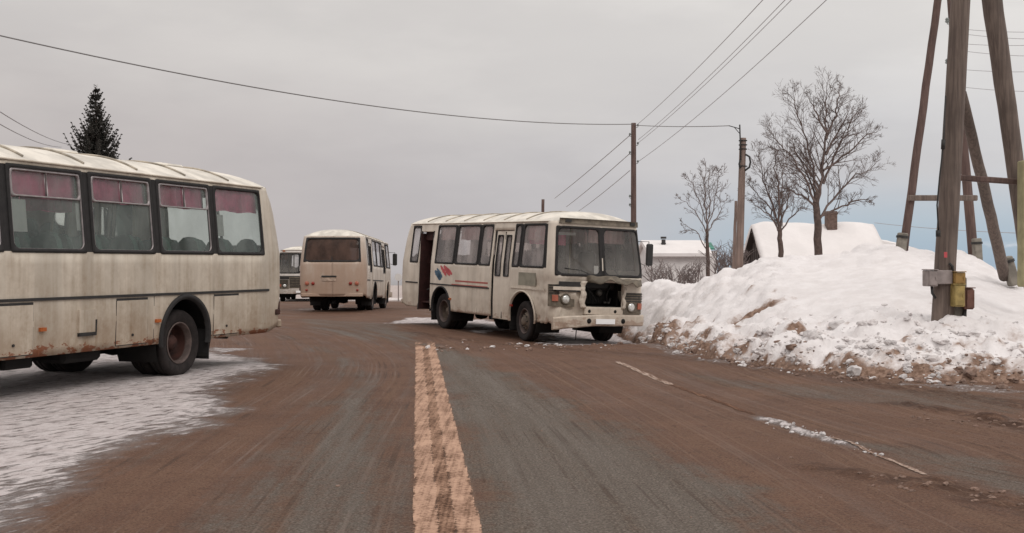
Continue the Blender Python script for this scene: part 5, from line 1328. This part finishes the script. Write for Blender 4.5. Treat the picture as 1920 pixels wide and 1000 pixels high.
# ------------------------------------------------------------------ spruce
def spruce():
    Y = 60; B = wp(184, 560, Y); B.z = -1.0; t = empty('spruce_tree', B); tag(t, 'tall dark spruce rising behind the roof of the grimy bus', 'tree')
    rg = random.Random(21); H = wp(178, 160, Y).z - B.z
    mb = MB(); mb.tube([(0, 0, 0), (.02, 0, H * .5), (-.14, 0, H - .1)], [.22, .13, .02], 8); mb.obj('trunk', M['bark'], t, True)
    m, nt, b = newmat('spruce_needles'); o = objco(nt); n = noise(nt, o, 3, 4)
    setin(nt, b.inputs['Base Color'], mix(nt, ramp(nt, n, .3, .7), (.034, .034, .030), (.062, .055, .047))); b.inputs['Roughness'].default_value = .9
    V = []; Fc = []; br = MB()
    z = 1.0
    while z < H - .15:
        u = (H - z) / H; R0 = 3.7 * u ** .85 * rg.uniform(.72, 1.12) + .05; nb = 12 if u > .15 else 7
        for k in range(nb):
            a = rg.uniform(0, 2 * math.pi); L = R0 * rg.uniform(.55, 1.15); p = Vector((-.14 * z / H, 0, z)); d = Vector((math.cos(a), math.sin(a), rg.uniform(-.15, .2))); n = max(4, int(L / .09)); Q = [p]
            for i in range(n):
                v = (i + 1) / n; q = p + Vector((d.x * L * v, d.y * L * v, L * (-.34 * math.sin(v * 2.6) + .52 * v * v * v) + d.z * L * v * .5))
                Q.append(q)
                w = (.22 * (1 - v) + .07) * (.7 + .9 * u)
                for j in range(9):
                    e = (Vector((rg.gauss(0, .7), rg.gauss(0, .7), rg.gauss(-.15, .35))) + d * .5).normalized(); ln = w * rg.uniform(.6, 1.5); s_ = e.cross(Vector((rg.gauss(0, 1), rg.gauss(0, 1), rg.gauss(0, 1)))).normalized() * .042
                    o_ = len(V); V += [q - s_, q + s_, q + e * ln]; Fc.append((o_, o_ + 1, o_ + 2))
            br.tube(Q[::2] + [Q[-1]], .018, 3, False)
        z += rg.uniform(.15, .24)
    for i in range(60):
        q = Vector((-.14, 0, H - rg.uniform(0, .9))); e = Vector((rg.gauss(0, 1), rg.gauss(0, 1), rg.uniform(.2, 1.5))).normalized(); s_ = Vector((.02, 0, 0)); o_ = len(V); V += [q - s_, q + s_, q + e * rg.uniform(.1, .24)]; Fc.append((o_, o_ + 1, o_ + 2))
    o_ = len(V); V += br.V; Fc += [tuple(i + o_ for i in f) for f in br.F]
    mesh_obj('crown', V, Fc, m, t)
spruce()

# ------------------------------------------------------------------ houses
M['logs'] = wood('dark_weathered_boards', (.060, .040, .034), (.034, .024, .021))
M['whitewall'] = simple('whitewashed_wall', (.70, .67, .66), .9, var=.12, scale=2)
M['roofsnow'] = simple('roof_snow', (.76, .72, .705), .9, var=.06, scale=1.2, bmp=.03)
M['brick'] = simple('chimney_brick', (.17, .115, .095), .9, var=.4, scale=9, bmp=.02)
M['greenroof'] = simple('green_roof_sheet', (.05, .22, .16), .6, var=.2)
M['pipe'] = simple('stove_pipe', (.05, .045, .045), .6)
def prism(mb, prof, x0, x1):
    """profile in (y,z) extruded along x"""
    n = len(prof); V = [(x, y, z) for x in (x0, x1) for y, z in prof]
    mb.add(V, [tuple(range(n))[::-1], tuple(range(n, 2 * n))] + [(i, (i + 1) % n, (i + 1) % n + n, i + n) for i in range(n)]); return mb
def big_house():
    Y = 60; B = wp(1410, 560, Y); B.z = -1.1; t = empty('house', B); tag(t, 'dark wooden house with a broad snow covered roof behind the mound and bare trees', 'house')
    zr = 3.52 - B.z; x0, x1 = 0, 5.9; zl = zr - 3.0; dy = 4.1
    mb = MB(); prism(mb, [(-dy + .3, 0), (dy - .3, 0), (dy - .3, zl + .2), (0, zr - .12), (-dy + .3, zl + .2)], .25, x1 - .25); mb.obj('wall', M['logs'], t)
    # gable boards
    mb = MB()
    for k in range(16):
        y = -dy + .5 + k * (2 * dy - 1) / 15; h = zr - .2 - abs(y) / dy * (zr - zl - .0); mb.box((.235, y, h / 2), (.03, .36, h), bev=.01)
    mb.obj('gable_board', M['logs'], t)
    # snow roof, slightly sagging sheet with thickness and soft edge
    V = []; nx, ny = 30, 24
    for j in range(ny + 1):
        for i in range(nx + 1):
            u = i / nx; v = j / ny * 2 - 1; y = v * dy * 1.04; x = x0 - .05 + (x1 + .35 - x0) * u
            z = zr + .30 - (abs(v) ** 1.15) * (zr - zl) + .05 * math.sin(u * 9) * math.cos(v * 4) - .10 * ss(abs(u - .5), .38, .5) + .03 * math.sin(x * 3.1 + y * 2)
            V.append((x, y, z))
    o = mesh_obj('roof_snow', V, [(j * (nx + 1) + i, j * (nx + 1) + i + 1, (j + 1) * (nx + 1) + i + 1, (j + 1) * (nx + 1) + i) for j in range(ny) for i in range(nx)], M['roofsnow'], t, True)
    md = o.modifiers.new('t', 'SOLIDIFY'); md.thickness = .30; md.offset = -1
    mb = MB(); prism(mb, [(-dy, zl - .05), (0, zr - .06), (dy, zl - .05), (dy, zl + .0), (0, zr - .0), (-dy, zl + .0)], -.05, x1 + .25); ro = mb.obj('roof_deck', M['logs'], t)
    cxp = wp(1560, 0, Y - .6).x - B.x; zt = wp(0, 397, Y).z - B.z
    mb = MB(); mb.box((cxp, -.4, zt - 1.0), (.52, .52, 2.0), bev=.02); mb.box((cxp, -.4, zt - .12), (.58, .58, .12), bev=.02); ch = mb.obj('chimney', M['brick'], t)
big_house()
def low_house():
    Y = 70; B = wp(1205, 560, Y); B.z = -1.6; t = empty('house', B); tag(t, 'low white house with flat snowy roof and black stove pipe behind the tangled bush', 'house')
    zr = wp(0, 457, Y).z - B.z; ze = wp(0, 480, Y).z - B.z; x1 = wp(1314, 0, Y).x - B.x
    mb = MB(); prism(mb, [(-3, 0), (3, 0), (3, ze), (0, zr - .1), (-3, ze)], .1, x1 - .1); w_ = mb.obj('wall', M['whitewall'], t)
    mb = MB(); prism(mb, [(-3.3, ze - .06), (-3.3, ze + .12), (-2.6, ze + .45), (0, zr + .2), (3.3, ze + .15), (3.3, ze - .06), (0, zr)], -.1, x1 + .1); mb.obj('roof_snow', M['roofsnow'], t)
    mb = MB(); mb.box((x1 / 2, -3.28, ze - .10), (x1 + .2, .06, .07)); mb.obj('eave_board', M['galv'], t)
    px = wp(1238, 0, Y).x - B.x; zt = wp(0, 449, Y).z - B.z; mb = MB(); mb.tube([(px, -1.5, zt - .8), (px, -1.5, zt - .04)], .12, 10); mb.tube([(px, -1.5, zt - .3), (px, -1.5, zt - .24)], .15, 10); mb.tube([(px, -1.5, zt), (px, -1.5, zt + .12)], .17, 10); mb.obj('stove_pipe', M['pipe'], t)
    # green roofed shed corner behind
    Yg = 78; Bg = wp(1318, 560, Yg); Bg.z = -1.8; t2 = empty('shed', Bg); tag(t2, 'small shed with green roof showing behind the smallest bare tree', 'shed')
    zg = wp(0, 457, Yg).z - Bg.z; mb = MB(); mb.box((0, 0, (zg - .5) / 2), (1.5, 2, zg - .5)); mb.obj('wall', M['whitewall'], t2)
    mb = MB(); prism(mb, [(-1.3, zg - .42), (0, zg), (1.3, zg - .42), (1.3, zg - .34), (0, zg + .08), (-1.3, zg - .34)], -.95, .55); mb.obj('roof', M['greenroof'], t2)
low_house()
def far_roof():
    Y = 66; B = wp(1650, 560, Y); B.z = -1.1; t = empty('shed', B); tag(t, 'low snow covered shed roof sloping down right of the big snowy roof', 'shed')
    zz = lambda py: wp(0, py, Y).z - B.z
    x = lambda px: wp(px, 0, Y).x - B.x
    mb = MB(); pr = [(x(1620), 0), (x(1768), 0), (x(1768), zz(494)), (x(1655), zz(452)), (x(1620), zz(447))]
    n = len(pr); V = [(a, y, b - .2 if b else 0) for y in (-2.4, 2.4) for a, b in pr]; mb.add(V, [tuple(range(n)), tuple(range(n, 2 * n))[::-1]] + [(i, (i + 1) % n, (i + 1) % n + n, i + n) for i in range(n)]); mb.obj('wall', M['whitewall'], t)
    V = []; nx = 24
    for j in range(9):
        for i in range(nx + 1):
            px = 1615 + 165 * i / nx; py = np.interp(px, [1615, 1655, 1700, 1740, 1780], [445, 451, 463, 479, 502]); V.append((x(px), -2.6 + 5.2 * j / 8, zz(py) - .04 * abs(j - 4) ** 1.3 + .04 * math.sin(i * .8 + j)))
    o = mesh_obj('roof_snow', V, [(j * (nx + 1) + i, j * (nx + 1) + i + 1, (j + 1) * (nx + 1) + i + 1, (j + 1) * (nx + 1) + i) for j in range(8) for i in range(nx)], M['roofsnow'], t, True)
    md = o.modifiers.new('t', 'SOLIDIFY'); md.thickness = .35; md.offset = -1
far_roof()
# far low snow ridge across the road beyond the buses
xs3 = axis_steps(-26, 12, lambda v: .3); ys3 = axis_steps(74, 84, lambda v: .3); X, Y = np.meshgrid(xs3, ys3)
Zf = gz(X, Y) - .1 + (.12 + .3 * (fbm(X * .5, Y * .5, 91) - .5)) * np.exp(-((Y - 79) / 2.2) ** 2) + .15 * fbm(X * 2, Y * 2, 92)
o = grid_mesh('snow_ridge', X, Y, Zf, MSN, None, {'dirt': np.full(X.shape, .50)}); tag(o, kind='structure')
# far roadside marker post by the rear of the crashed bus

Yq = 60.0
q0 = wp(747, 575, Yq); t = empty('road_sign', q0); tag(t, 'small round white road sign between the muddy bus and the crashed bus', 'road sign')
mb = MB(); mb.tube([q0, wp(747, 514, Yq)], .03, 6); child(mb, 'post', M['galv'], t, t)
mb = MB(); c = wp(747, 520, Yq); mb.lathe([(.0, -.01), (.19, -.01), (.19, .01), (0, .01)], (c.x, c.y - .05, c.z), 'y', 20); pl = child(mb, 'sign_plate', M['paper'], t, t)
